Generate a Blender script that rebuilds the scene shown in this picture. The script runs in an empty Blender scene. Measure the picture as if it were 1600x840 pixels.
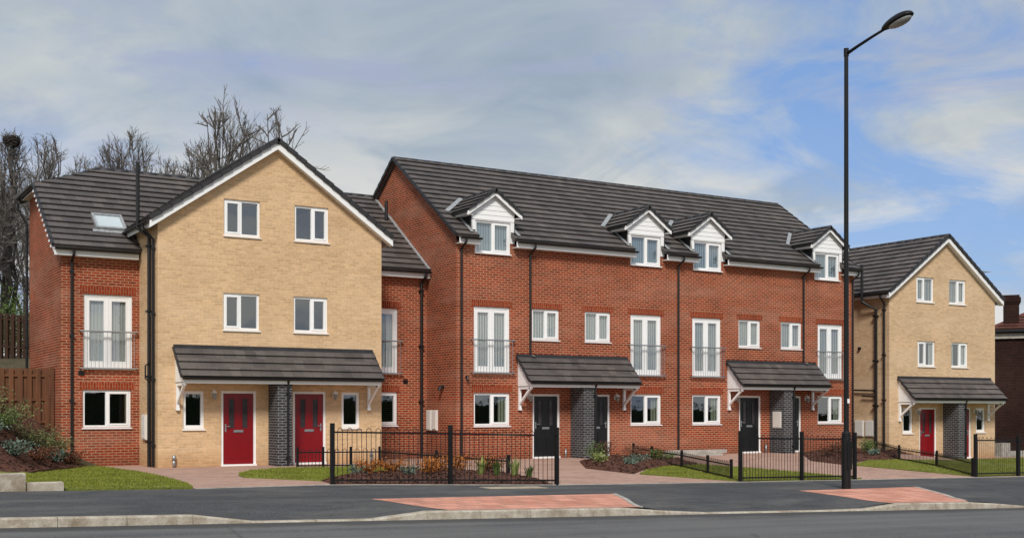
import bpy, bmesh, math, random
from mathutils import Vector, Matrix
R = math.radians
sc = bpy.context.scene
COL = sc.collection
rnd = random.Random(7)

# ------------------------------------------------------------------ materials
def newmat(name):
    m = bpy.data.materials.new(name); m.use_nodes = True
    nt = m.node_tree
    return m, nt, nt.nodes['Principled BSDF']

def N(nt, typ, **kw):
    n = nt.nodes.new(typ)
    for k, v in kw.items():
        if k in n.inputs: n.inputs[k].default_value = v
        else: setattr(n, k, v)
    return n

def L(nt, a, ao, b, bi): nt.links.new(a.outputs[ao], b.inputs[bi])

def c4(c): return (c[0], c[1], c[2], 1)

def mix(nt, fac, a, b, blend='MIX'):
    """colour mix node; fac/a/b are values or (node, socket)"""
    n = nt.nodes.new('ShaderNodeMix'); n.data_type = 'RGBA'; n.blend_type = blend
    for idx, v in ((0, fac), (6, a), (7, b)):
        if isinstance(v, tuple) and len(v) == 2 and hasattr(v[0], 'outputs'):
            nt.links.new(v[0].outputs[v[1]], n.inputs[idx])
        elif idx == 0: n.inputs[0].default_value = v
        else: n.inputs[idx].default_value = c4(v)
    return (n, 2)

def ramp(nt, src, stops):
    n = nt.nodes.new('ShaderNodeValToRGB')
    el = n.color_ramp.elements
    while len(el) < len(stops): el.new(.5)
    for e, (p, c) in zip(el, stops):
        e.position = p; e.color = c4(c) if not isinstance(c, float) else (c, c, c, 1)
    nt.links.new(src[0].outputs[src[1]], n.inputs[0])
    return (n, 0)

def pos_noise(nt, scale, detail=4, rough=.55, vec=None):
    n = N(nt, 'ShaderNodeTexNoise', Scale=scale, Detail=detail, Roughness=rough)
    if vec is None:
        g = nt.nodes.new('ShaderNodeNewGeometry'); nt.links.new(g.outputs['Position'], n.inputs['Vector'])
    else: nt.links.new(vec[0].outputs[vec[1]], n.inputs['Vector'])
    return (n, 'Fac')

def bump(nt, bsdf, src, strength=.3, dist=.02):
    b = N(nt, 'ShaderNodeBump', Strength=strength, Distance=dist)
    nt.links.new(src[0].outputs[src[1]], b.inputs['Height'])
    nt.links.new(b.outputs[0], bsdf.inputs['Normal'])

def plain(name, col, rough=.5, metal=0, var=.12, scale=3., bscale=None, spec=.5):
    m, nt, b = newmat(name)
    n = pos_noise(nt, scale, 5)
    dk = tuple(x*(1-var) for x in col); lt = tuple(min(1, x*(1+var)) for x in col)
    c = ramp(nt, n, [(.3, dk), (.7, lt)])
    nt.links.new(c[0].outputs[0], b.inputs['Base Color'])
    b.inputs['Roughness'].default_value = rough; b.inputs['Metallic'].default_value = metal
    b.inputs['Specular IOR Level'].default_value = spec
    if bscale: bump(nt, b, pos_noise(nt, bscale, 3), .25, .01)
    return m

def brick(name, c1, c2, mortar, stain=None, var=.25, bw=.225, bh=.075, vertical=False, ms=.011, foot=None, pale=None, local=False, ps=.30):
    m, nt, b = newmat(name)
    g = nt.nodes.new('ShaderNodeNewGeometry')
    sx = nt.nodes.new('ShaderNodeSeparateXYZ')
    if local: tcn = nt.nodes.new('ShaderNodeTexCoord'); nt.links.new(tcn.outputs['Object'], sx.inputs[0])
    else: nt.links.new(g.outputs['Position'], sx.inputs[0])
    ad = N(nt, 'ShaderNodeMath', operation='ADD'); L(nt, sx, 0, ad, 0); L(nt, sx, 1, ad, 1)
    cb = nt.nodes.new('ShaderNodeCombineXYZ')
    if vertical: L(nt, sx, 2, cb, 0); L(nt, ad, 0, cb, 1)
    else: L(nt, ad, 0, cb, 0); L(nt, sx, 2, cb, 1)
    t = N(nt, 'ShaderNodeTexBrick', Scale=1.0)
    t.inputs['Color1'].default_value = c4(c1); t.inputs['Color2'].default_value = c4(c2)
    t.inputs['Mortar'].default_value = c4(mortar)
    t.inputs['Mortar Size'].default_value = ms; t.inputs['Mortar Smooth'].default_value = .15
    t.inputs['Brick Width'].default_value = bw; t.inputs['Row Height'].default_value = bh
    t.inputs['Bias'].default_value = -.1
    L(nt, cb, 0, t, 'Vector')
    n1 = pos_noise(nt, .55, 6, .6)
    v = ramp(nt, n1, [(.28, tuple([1-var]*3)), (.72, tuple([1+var*.5]*3))])
    col = mix(nt, 1., (t, 'Color'), v, 'MULTIPLY')
    n2 = pos_noise(nt, 13., 3)
    v2 = ramp(nt, n2, [(.3, (.86, .86, .86)), (.7, (1.13, 1.13, 1.13))])
    col = mix(nt, .7, col, v2, 'MULTIPLY')
    if pale:   # salts left by rain in loose horizontal bands
        sc_ = N(nt, 'ShaderNodeVectorMath', operation='MULTIPLY'); sc_.inputs[1].default_value = (.22, .22, 1.3)
        L(nt, g, 'Position', sc_, 0)
        n3 = pos_noise(nt, 1., 5, .65, (sc_, 0))
        f = ramp(nt, n3, [(.48, 0.), (.72, ps)])
        col = mix(nt, f, col, pale)
    if foot:   # splash-back dirt on the lowest courses
        mr = N(nt, 'ShaderNodeMapRange'); mr.inputs[1].default_value = .5+foot[1]; mr.inputs[2].default_value = .02+foot[1]
        L(nt, sx, 2, mr, 0)
        n4 = pos_noise(nt, 2.2, 4)
        mu = N(nt, 'ShaderNodeMath', operation='MULTIPLY'); L(nt, mr, 0, mu, 0); nt.links.new(n4[0].outputs[n4[1]], mu.inputs[1])
        col = mix(nt, (mu, 0), col, foot[0])
    nt.links.new(col[0].outputs[col[1]], b.inputs['Base Color'])
    b.inputs['Roughness'].default_value = .92; b.inputs['Specular IOR Level'].default_value = .08
    inv = N(nt, 'ShaderNodeMath', operation='SUBTRACT'); inv.inputs[0].default_value = 1; L(nt, t, 'Fac', inv, 1)
    bump(nt, b, (inv, 0), .5, .006)
    return m

M = {}
def ground_mat_(name):       # weathered concrete: pale top, brown grime in blotches
    m, nt, b = newmat(name)
    c = ramp(nt, pos_noise(nt, 7, 6, .65), [(.3, (.33, .285, .22)), (.7, (.50, .455, .385))])
    g = ramp(nt, pos_noise(nt, 3.1, 7, .7), [(.46, 0.), (.68, .8)])
    col = mix(nt, g, c, (.20, .145, .095))
    f = ramp(nt, pos_noise(nt, 60, 2), [(.3, (.8,)*3), (.7, (1.2,)*3)])
    col = mix(nt, 1., col, f, 'MULTIPLY')
    nt.links.new(col[0].outputs[2], b.inputs['Base Color']); b.inputs['Roughness'].default_value = .9
    bump(nt, b, pos_noise(nt, 60, 3), .3, .01)
    return m
M['red'] = brick('red_brick', (.335, .048, .0175), (.175, .025, .010), (.42, .24, .15), var=.3, pale=(.50, .29, .21), foot=((.16, .06, .035), 0), ms=.013)
M['red_soldier'] = brick('red_soldier_brick', (.31, .048, .018), (.21, .032, .012), (.33, .16, .095), vertical=True, ms=.009)
M['buff'] = brick('buff_brick', (.72, .475, .265), (.55, .36, .195), (.66, .49, .32), var=.16, ps=.6, pale=(.72, .53, .36), foot=((.36, .17, .06), 0), ms=.01)
M['buff_far'] = brick('far_buff_brick', (.68, .465, .28), (.52, .35, .20), (.62, .46, .31), var=.14, ps=.5, pale=(.70, .54, .38), foot=((.42, .22, .09), -.45), ms=.01)
M['blue'] = brick('blue_brick', (.030, .030, .036), (.065, .065, .075), (.22, .215, .21), var=.2, ms=.011)
M['old'] = brick('old_brick', (.040, .016, .012), (.022, .011, .009), (.045, .032, .028), var=.5, local=True)
M['white'] = plain('white_upvc', (.86, .86, .86), .35, var=.02)
M['black'] = plain('black_plastic', (.009, .009, .010), .4, var=.15)
M['iron'] = plain('black_painted_iron', (.007, .007, .008), .5, var=.2, scale=8, spec=.3)
M['steel'] = plain('galvanised_steel', (.36, .38, .40), .4, .7, var=.15, scale=20)
M['lead'] = plain('lead_flashing', (.33, .34, .35), .5, .2, var=.25, scale=10)
M['reddoor'] = plain('red_door', (.21, .003, .008), .3, var=.06)
M['blackdoor'] = plain('black_door', (.006, .007, .008), .35, var=.1)
M['doorglass'] = plain('door_glass', (.05, .045, .05), .12, var=.3, scale=15)
M['cream'] = plain('meter_box_white', (.72, .70, .66), .5, var=.04)
M['render'] = plain('white_render', (.80, .81, .83), .8, var=.04, scale=1)
M['conc'] = ground_mat_('concrete')
M['stone'] = plain('reconstituted_stone', (.40, .37, .33), .9, var=.25, scale=5, bscale=50)
M['nest'] = plain('nest_twigs', (.03, .024, .02), .9, var=.3, scale=20)
M['lampglass'] = plain('lamp_bowl', (.30, .30, .28), .2, var=.1)
M['bark'] = plain('tree_bark', (.07, .06, .05), .9, var=.35, scale=2.5)
M['twig'] = plain('twig_bark', (.135, .12, .105), .9, var=.3, scale=.8)
M['clay'] = plain('clay_ridge', (.12, .04, .028), .8, var=.25, scale=3)
M['ridge'] = plain('ridge_tile', (.026, .025, .028), .6, var=.3, scale=4)

def wood(name, a, bcol):
    m, nt, b = newmat(name)
    g = nt.nodes.new('ShaderNodeNewGeometry')
    s = N(nt, 'ShaderNodeVectorMath', operation='MULTIPLY'); s.inputs[1].default_value = (7, 7, .5); L(nt, g, 0, s, 0)
    n = pos_noise(nt, 1.4, 5, .6, (s, 0))
    c = ramp(nt, n, [(.25, a), (.75, bcol)])
    nt.links.new(c[0].outputs[0], b.inputs['Base Color']); b.inputs['Roughness'].default_value = .85
    return m
M['wood'] = wood('treated_timber', (.075, .028, .011), (.18, .068, .025))
M['darkwood'] = wood('old_timber', (.04, .02, .012), (.10, .05, .028))
M['palewood'] = wood('pale_timber', (.55, .42, .22), (.7, .57, .33))

def roofmat(name='roof_tiles', base=(.094, .082, .078)):
    m, nt, b = newmat(name)
    uv = nt.nodes.new('ShaderNodeUVMap')
    t = N(nt, 'ShaderNodeTexBrick', Scale=1.0)
    t.inputs['Color1'].default_value = c4(tuple(x*1.22 for x in base)); t.inputs['Color2'].default_value = c4(tuple(x*.74 for x in base))
    t.inputs['Mortar'].default_value = c4(tuple(x*.45 for x in base))
    t.inputs['Mortar Size'].default_value = .004
    t.inputs['Brick Width'].default_value = .30; t.inputs['Row Height'].default_value = .36
    L(nt, uv, 0, t, 'Vector')
    v = ramp(nt, pos_noise(nt, .8, 5), [(.28, (.72, .72, .75)), (.72, (1.26, 1.2, 1.12))])
    col = mix(nt, 1., (t, 'Color'), v, 'MULTIPLY')
    v2 = ramp(nt, pos_noise(nt, 30, 2), [(.3, (.85,)*3), (.7, (1.15,)*3)])
    col = mix(nt, 1., col, v2, 'MULTIPLY')
    nt.links.new(col[0].outputs[2], b.inputs['Base Color']); b.inputs['Roughness'].default_value = .62
    return m
M['roof'] = roofmat()
M['oldroof'] = roofmat('old_roof_tiles', (.10, .036, .026))

def glassmat():
    m, nt, b = newmat('window_glass'); nt.nodes.remove(b)
    out = nt.nodes['Material Output']
    lw = N(nt, 'ShaderNodeLayerWeight', Blend=.5)
    pw = N(nt, 'ShaderNodeMath', operation='POWER'); pw.inputs[1].default_value = 5; L(nt, lw, 'Facing', pw, 0)
    fr = N(nt, 'ShaderNodeMath', operation='MULTIPLY_ADD'); fr.inputs[1].default_value = .77; fr.inputs[2].default_value = .23; L(nt, pw, 0, fr, 0)
    tr = nt.nodes.new('ShaderNodeBsdfTransparent'); tr.inputs[0].default_value = (.90, .94, .93, 1)
    gl = nt.nodes.new('ShaderNodeBsdfGlossy'); gl.inputs['Roughness'].default_value = .015
    gl.inputs[0].default_value = (.9, .95, 1, 1)
    # slight unevenness of the sealed units
    bp = N(nt, 'ShaderNodeBump', Strength=.06, Distance=.02)
    n = pos_noise(nt, 1.6, 2); nt.links.new(n[0].outputs[n[1]], bp.inputs['Height']); L(nt, bp, 0, gl, 'Normal')
    mx = nt.nodes.new('ShaderNodeMixShader')
    L(nt, fr, 0, mx, 0); L(nt, tr, 0, mx, 1); L(nt, gl, 0, mx, 2); L(nt, mx, 0, out, 0)
    return m
M['glass'] = glassmat()

def blindmat(name, a, bcol):
    m, nt, b = newmat(name)
    g = nt.nodes.new('ShaderNodeNewGeometry')
    w = N(nt, 'ShaderNodeTexWave', Scale=3.2, Distortion=.6); w.inputs['Detail'].default_value = 1
    L(nt, g, 0, w, 'Vector')
    c = ramp(nt, (w, 1), [(.1, a), (.8, bcol)])
    nt.links.new(c[0].outputs[0], b.inputs['Base Color']); b.inputs['Roughness'].default_value = .8
    return m
M['blind'] = blindmat('vertical_blind', (.40, .41, .40), (.58, .585, .565))
M['shade'] = blindmat('blue_grey_blind', (.25, .32, .385), (.32, .40, .46))  # blue-grey of reflected sky, painted on a sheet behind the dormer glass
M['curtain'] = blindmat('curtain_cloth', (.20, .22, .16), (.30, .32, .24))
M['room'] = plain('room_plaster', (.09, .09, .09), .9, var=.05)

def ground_mat(name, stops, scale, fine, bstr=.3, bd=.02, rough=.9, patch=None):
    m, nt, b = newmat(name)
    c = ramp(nt, pos_noise(nt, scale, 6, .6), stops)
    f = ramp(nt, pos_noise(nt, fine, 3, .6), [(.3, (.62,)*3), (.7, (1.4,)*3)])
    col = mix(nt, 1., c, f, 'MULTIPLY')
    if patch:
        g = nt.nodes.new('ShaderNodeNewGeometry')
        s = N(nt, 'ShaderNodeVectorMath', operation='MULTIPLY'); s.inputs[1].default_value = patch[1]; L(nt, g, 0, s, 0)
        pf = ramp(nt, pos_noise(nt, 1., 5, .6, (s, 0)), [(.48, 0.), (.72, patch[2])])
        col = mix(nt, pf, col, patch[0])
    nt.links.new(col[0].outputs[2], b.inputs['Base Color']); b.inputs['Roughness'].default_value = rough
    bump(nt, b, pos_noise(nt, fine, 3), bstr, bd)
    return m
def roadmat():
    m, nt, b = newmat('road_asphalt')
    g = nt.nodes.new('ShaderNodeNewGeometry')
    c = ramp(nt, pos_noise(nt, .45, 7, .65), [(.3, (.070, .070, .073)), (.7, (.112, .111, .110))])
    vo = N(nt, 'ShaderNodeTexVoronoi', Scale=55.); L(nt, g, 0, vo, 'Vector')
    st = ramp(nt, (vo, 'Color'), [(.2, (.55,)*3), (.8, (1.5,)*3)])
    col = mix(nt, .75, c, st, 'MULTIPLY')
    s1 = N(nt, 'ShaderNodeVectorMath', operation='MULTIPLY'); s1.inputs[1].default_value = (.05, 1.5, 1); L(nt, g, 0, s1, 0)
    tr = ramp(nt, pos_noise(nt, 1., 5, .6, (s1, 0)), [(.42, 0.), (.62, .6)])
    col = mix(nt, tr, col, (.155, .152, .146))
    s2 = N(nt, 'ShaderNodeVectorMath', operation='MULTIPLY'); s2.inputs[1].default_value = (.22, .9, 1); L(nt, g, 0, s2, 0)
    cr = N(nt, 'ShaderNodeTexVoronoi', Scale=.8, feature='DISTANCE_TO_EDGE'); L(nt, s2, 0, cr, 'Vector')
    ck = ramp(nt, (cr, 0), [(.001, .5), (.005, 0.)])
    col = mix(nt, ck, col, (.03, .03, .03))
    uv = nt.nodes.new('ShaderNodeUVMap'); sp = nt.nodes.new('ShaderNodeSeparateXYZ'); L(nt, uv, 0, sp, 0)
    n = pos_noise(nt, 1.3, 5, .65)
    ad = N(nt, 'ShaderNodeMath', operation='MULTIPLY_ADD'); nt.links.new(n[0].outputs[n[1]], ad.inputs[0]); ad.inputs[1].default_value = -.9; L(nt, sp, 1, ad, 2)
    ch = ramp(nt, (ad, 0), [(.0, .8), (.35, 0.)])
    col = mix(nt, ch, col, (.042, .040, .038))
    nt.links.new(col[0].outputs[2], b.inputs['Base Color']); b.inputs['Roughness'].default_value = .86
    bump(nt, b, (vo, 'Distance'), .5, .012)
    return m
M['asphalt'] = roadmat()
def pathmat():
    m, nt, b = newmat('pavement_asphalt')
    g = nt.nodes.new('ShaderNodeNewGeometry')
    c = ramp(nt, pos_noise(nt, .6, 7, .65), [(.28, (.036, .037, .041)), (.72, (.068, .068, .071))])
    vo = N(nt, 'ShaderNodeTexVoronoi', Scale=60.); L(nt, g, 0, vo, 'Vector')
    col = mix(nt, .8, c, ramp(nt, (vo, 'Color'), [(.2, (.5,)*3), (.8, (1.6,)*3)]), 'MULTIPLY')
    s1 = N(nt, 'ShaderNodeVectorMath', operation='MULTIPLY'); s1.inputs[1].default_value = (.3, .85, 1); L(nt, g, 0, s1, 0)
    col = mix(nt, ramp(nt, pos_noise(nt, 1., 7, .68, (s1, 0)), [(.47, 0.), (.66, .6)]), col, (.15, .145, .132))
    col = mix(nt, ramp(nt, pos_noise(nt, 2.3, 6, .7), [(.56, 0.), (.70, .55)]), col, (.026, .026, .028))
    nt.links.new(col[0].outputs[2], b.inputs['Base Color']); b.inputs['Roughness'].default_value = .88
    bump(nt, b, (vo, 'Distance'), .5, .012)
    return m
M['path'] = pathmat()
M['soil'] = ground_mat('bark_mulch', [(.3, (.05, .018, .010)), (.7, (.125, .046, .026))], 3., 22, .9, .04)
M['earth'] = ground_mat('rough_ground', [(.3, (.05, .045, .02)), (.7, (.10, .075, .04))], 1., 12, .8, .05)
M['lawn'] = ground_mat('lawn_turf', [(.3, (.115, .132, .013)), (.7, (.18, .195, .026))], .9, 28, .8, .03)

def paver(name, c1, c2, mort, bw, bh, ms=.006):
    m, nt, b = newmat(name)
    g = nt.nodes.new('ShaderNodeNewGeometry')
    t = N(nt, 'ShaderNodeTexBrick', Scale=1.0)
    t.inputs['Color1'].default_value = c4(c1); t.inputs['Color2'].default_value = c4(c2); t.inputs['Mortar'].default_value = c4(mort)
    t.inputs['Mortar Size'].default_value = ms; t.inputs['Brick Width'].default_value = bw; t.inputs['Row Height'].default_value = bh
    L(nt, g, 0, t, 'Vector')
    v = ramp(nt, pos_noise(nt, .9, 7, .7), [(.25, (.66,)*3), (.5, (1.,)*3), (.75, (1.2,)*3)])
    col = mix(nt, 1., (t, 'Color'), v, 'MULTIPLY')
    v = ramp(nt, pos_noise(nt, 40, 2), [(.3, (.85,)*3), (.7, (1.15,)*3)])
    col = mix(nt, 1., col, v, 'MULTIPLY')
    nt.links.new(col[0].outputs[2], b.inputs['Base Color']); b.inputs['Roughness'].default_value = .9
    inv = N(nt, 'ShaderNodeMath', operation='SUBTRACT'); inv.inputs[0].default_value = 1; L(nt, t, 'Fac', inv, 1)
    bump(nt, b, (inv, 0), .5, .006)
    return m
M['paver'] = paver('block_paving', (.50, .31, .235), (.39, .24, .185), (.25, .17, .135), .2, .1)
M['tactile'] = paver('blister_paving', (.70, .33, .235), (.50, .205, .135), (.30, .17, .13), .4, .4, .014)

def leafmat(name, a, bcol, scale=5.):
    m, nt, b = newmat(name)
    c = ramp(nt, pos_noise(nt, scale, 3), [(.3, a), (.7, bcol)])
    nt.links.new(c[0].outputs[0], b.inputs['Base Color']); b.inputs['Roughness'].default_value = .6
    b.inputs['Specular IOR Level'].default_value = .25
    return m
M['grass'] = leafmat('grass_blade', (.12, .14, .014), (.22, .235, .032), 1.2)
M['orange'] = leafmat('orange_leaf', (.20, .055, .012), (.46, .17, .03), 7.)
M['greenleaf'] = leafmat('green_leaf', (.05, .085, .02), (.12, .17, .045))
M['greyleaf'] = leafmat('grey_green_leaf', (.085, .095, .035), (.20, .21, .085))
M['limeleaf'] = leafmat('lime_leaf', (.16, .20, .05), (.28, .32, .10))
M['purpleleaf'] = leafmat('russet_leaf', (.09, .03, .02), (.16, .07, .035))
M['bluegreen'] = leafmat('blue_green_leaf', (.09, .13, .10), (.16, .21, .16))

# ------------------------------------------------------------------ mesh builder
class MB:
    def __init__(s): s.v = []; s.f = []; s.m = []; s.uv = []
    def face(s, pts, mi=0, uv=None):
        b = len(s.v); s.v += [tuple(p) for p in pts]; s.f.append(tuple(range(b, b+len(pts)))); s.m.append(mi)
        s.uv.append(uv or [(0, 0)]*len(pts))
    def box(s, x0, x1, y0, y1, z0, z1, mi=0):
        P = [(x, y, z) for z in (z0, z1) for y in (y0, y1) for x in (x0, x1)]
        for q in ((0, 2, 3, 1), (4, 5, 7, 6), (0, 1, 5, 4), (2, 6, 7, 3), (0, 4, 6, 2), (1, 3, 7, 5)):
            s.face([P[i] for i in q], mi)
    def prism(s, poly, d, mi=0):
        """closed prism: poly list of 3D points, extruded by vector d"""
        d = Vector(d); a = [Vector(p) for p in poly]; b = [p+d for p in a]; n = len(a)
        s.face(a[::-1], mi); s.face(b, mi)
        for i in range(n):
            j = (i+1) % n; s.face([a[i], a[j], b[j], b[i]], mi)
    def beam(s, p, q, w, h, mi=0, up=(0, 0, 1)):
        p = Vector(p); q = Vector(q); d = (q-p).normalized(); u = Vector(up)
        r = d.cross(u)
        if r.length < 1e-4: r = d.cross(Vector((0, 1, 0)))
        r.normalize(); t = r.cross(d)
        s.prism([p-r*w/2-t*h/2, p+r*w/2-t*h/2, p+r*w/2+t*h/2, p-r*w/2+t*h/2], q-p, mi)
    def tube(s, pts, rad, n=8, mi=0, cap=True):
        pts = [Vector(p) for p in pts]
        if not isinstance(rad, (list, tuple)): rad = [rad]*len(pts)
        rings = []
        ref = None
        for i, p in enumerate(pts):
            d = (pts[min(i+1, len(pts)-1)]-pts[max(i-1, 0)]).normalized()
            if ref is None:
                ref = Vector((0, 0, 1)) if abs(d.z) < .9 else Vector((1, 0, 0))
            a = (ref-d*ref.dot(d)).normalized(); b = d.cross(a); ref = a
            rings.append([p+(a*math.cos(2*math.pi*k/n)+b*math.sin(2*math.pi*k/n))*rad[i] for k in range(n)])
        b0 = len(s.v)
        for r in rings: s.v += [tuple(p) for p in r]
        for i in range(len(rings)-1):
            for k in range(n):
                k2 = (k+1) % n
                s.f.append((b0+i*n+k, b0+i*n+k2, b0+(i+1)*n+k2, b0+(i+1)*n+k)); s.m.append(mi); s.uv.append([(0, 0)]*4)
        if cap:
            s.f.append(tuple(b0+k for k in range(n))[::-1]); s.m.append(mi); s.uv.append([(0, 0)]*n)
            s.f.append(tuple(b0+(len(rings)-1)*n+k for k in range(n))); s.m.append(mi); s.uv.append([(0, 0)]*n)
    def mesh(s, name, mats, off=(0, 0, 0), smooth=False):
        me = bpy.data.meshes.new(name)
        me.from_pydata([(v[0]-off[0], v[1]-off[1], v[2]-off[2]) for v in s.v], [], s.f)
        for m in mats: me.materials.append(m)
        me.polygons.foreach_set('material_index', s.m)
        if any(any(p != (0, 0) for p in u) for u in s.uv[:400]):
            l = me.uv_layers.new(name='UVMap')
            flat = [c for u in s.uv for p in u for c in p]
            l.data.foreach_set('uv', flat)
        if smooth: me.polygons.foreach_set('use_smooth', [True]*len(me.polygons))
        me.update()
        return me
    def build(s, name, mats, parent=None, smooth=False):
        """one mesh object; vertices are given in world space"""
        if not isinstance(mats, (list, tuple)): mats = [mats]
        off = parent_world(parent) if parent else (0, 0, 0)
        return link(name, s.mesh(name, mats, off, smooth), parent)

def parent_world(o):
    p = Vector((0, 0, 0))
    while o: p = p+o.location; o = o.parent
    return p

def link(name, me, parent=None, loc=None):
    o = bpy.data.objects.new(name, me); COL.objects.link(o)
    if parent: o.parent = parent
    if loc is not None: o.location = Vector(loc)-(parent_world(parent) if parent else Vector((0, 0, 0)))
    return o

def empty(name, loc, label, cat, group=None):
    o = bpy.data.objects.new(name, None); COL.objects.link(o); o.location = loc; o.empty_display_size = .3
    o['label'] = label; o['category'] = cat
    if group: o['group'] = group
    return o
def tag(o, label, cat, group=None):
    o['label'] = label; o['category'] = cat
    if group: o['group'] = group
    return o
def struct(o): o['kind'] = 'structure'; return o

def clip(poly, a, b, c):
    """keep a*x+b*y<=c of a 2D polygon"""
    out = []
    for i in range(len(poly)):
        p, q = poly[i], poly[(i+1) % len(poly)]
        dp, dq = a*p[0]+b*p[1]-c, a*q[0]+b*q[1]-c
        if dp <= 1e-9: out.append(p)
        if (dp < -1e-9 and dq > 1e-9) or (dp > 1e-9 and dq < -1e-9):
            t = dp/(dp-dq); out.append((p[0]+(q[0]-p[0])*t, p[1]+(q[1]-p[1])*t))
    return out
def area(p): return sum(p[i][0]*p[(i+1) % len(p)][1]-p[(i+1) % len(p)][0]*p[i][1] for i in range(len(p)))/2

def wall_front(mb, Y, poly, holes=(), depth=.12, mi=0):
    """wall in the plane y=Y facing -y; convex poly of (x,z); holes x0,x1,z0,z1 with reveals"""
    xs = sorted({p[0] for p in poly} | {h for q in holes for h in q[:2]}); zs = sorted({p[1] for p in poly} | {h for q in holes for h in q[2:]})
    ccw = poly if area(poly) > 0 else poly[::-1]
    for i in range(len(xs)-1):
        for j in range(len(zs)-1):
            cx, cz = (xs[i]+xs[i+1])/2, (zs[j]+zs[j+1])/2
            if any(h[0] < cx < h[1] and h[2] < cz < h[3] for h in holes): continue
            c = [(xs[i], zs[j]), (xs[i+1], zs[j]), (xs[i+1], zs[j+1]), (xs[i], zs[j+1])]
            for k in range(len(ccw)):
                p, q = ccw[k], ccw[(k+1) % len(ccw)]
                a, b = q[1]-p[1], -(q[0]-p[0])
                c = clip(c, a, b, a*p[0]+b*p[1])
                if len(c) < 3: break
            if len(c) >= 3 and abs(area(c)) > 1e-6: mb.face([(x, Y, z) for x, z in c], mi)
    for x0, x1, z0, z1 in (holes if depth else ()):
        Z = Y+depth
        mb.face([(x0, Y, z0), (x0, Y, z1), (x0, Z, z1), (x0, Z, z0)], mi)
        mb.face([(x1, Y, z0), (x1, Z, z0), (x1, Z, z1), (x1, Y, z1)], mi)
        mb.face([(x0, Y, z1), (x1, Y, z1), (x1, Z, z1), (x0, Z, z1)], mi)
        mb.face([(x0, Y, z0), (x0, Z, z0), (x1, Z, z0), (x1, Y, z0)], mi)

def roof_plane(mb, O, U, V, poly, gauge=.36, thick=.05, step=.055, mi=0):
    """tiled slope: origin O, unit U along the eaves, unit V up the slope; convex poly of (u,v); each course a lapped tilted slab"""
    O, U, V = Vector(O), Vector(U), Vector(V); n = U.cross(V).normalized()
    v0 = min(p[1] for p in poly); v1 = max(p[1] for p in poly)
    at = lambda u, v, h: O+U*u+V*v+n*h
    k = 0
    while v0+k*gauge < v1-.01:
        a, b = v0+k*gauge, min(v0+(k+1)*gauge, v1)
        c = clip(clip(poly, 0, -1, -a), 0, 1, b)
        k += 1
        if len(c) < 3 or abs(area(c)) < 1e-4: continue
        jit = (rnd.random()-.5)*.006
        h = lambda v: .006+(step+jit)*(1-(v-a)/gauge)
        if area(c) < 0: c = c[::-1]
        mb.face([at(u, v, h(v)) for u, v in c], mi, [(u, v) for u, v in c])
        for i in range(len(c)):
            p, q = c[i], c[(i+1) % len(c)]
            if abs(p[1]-b) < 1e-6 and abs(q[1]-b) < 1e-6: continue
            if abs(p[1]-a) < 1e-6 and abs(q[1]-a) < 1e-6:       # the nose of the course oversails the one below
                hn = h(a); ov = .035 if k > 1 else 0.
                d0 = lambda t: (t[0], t[1]-ov)
                P0, Q0 = at(p[0], p[1]-ov, hn), at(q[0], q[1]-ov, hn); P1, Q1 = at(p[0], p[1]-ov, hn-.02), at(q[0], q[1]-ov, hn-.02)
                uv = [(p[0], p[1]-.01), (q[0], q[1]-.01), q, p]
                if ov: mb.face([P0, Q0, at(*q, hn), at(*p, hn)], mi, uv); mb.face([P1, Q1, Q0, P0], mi, uv); mb.face([at(*p, hn-.02), at(*q, hn-.02), Q1, P1], mi, uv)
                mb.face([at(*p, 0 if ov else -thick), at(*q, 0 if ov else -thick), at(*q, hn-.02 if ov else hn), at(*p, hn-.02 if ov else hn)], mi, uv)
            else:
                mb.face([at(*p, -thick), at(*q, -thick), at(*q, h(q[1])), at(*p, h(p[1]))], mi, [(p[0], p[1]-.01), (q[0], q[1]-.01), q, p])
    c = poly if area(poly) < 0 else poly[::-1]
    mb.face([at(u, v, -thick) for u, v in c], mi, list(c))

def ridge_run(mb, p, q, r=.10, seg=.45, mi=0, drop=.03):
    p, q = Vector(p), Vector(q); d = q-p; n = max(1, round(d.length/seg))
    for i in range(n):
        a = p+d*(i/n); b = p+d*((i+1)/n)
        mb.tube([a-Vector((0, 0, drop)), b-Vector((0, 0, drop))], r+.003*(i % 2), 10, mi)

def verge_run(mb, p, q, w=.07, h=.10, seg=.345, mi=0):
    """dry-verge units stepping up a gable edge"""
    p, q = Vector(p), Vector(q); d = q-p; n = max(1, round(d.length/seg)); up = Vector((0, 0, 1))
    for i in range(n):
        a = p+d*(i/n)+up*.018; b = p+d*((i+1)/n+.03/d.length)-up*.014
        mb.beam(a, b, w, h, mi)

# ------------------------------------------------------------------ openings (built once per size, linked with shared meshes)
CACHE = {}
def cached(key, fn):
    if key not in CACHE: CACHE[key] = fn()
    return CACHE[key]

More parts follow.
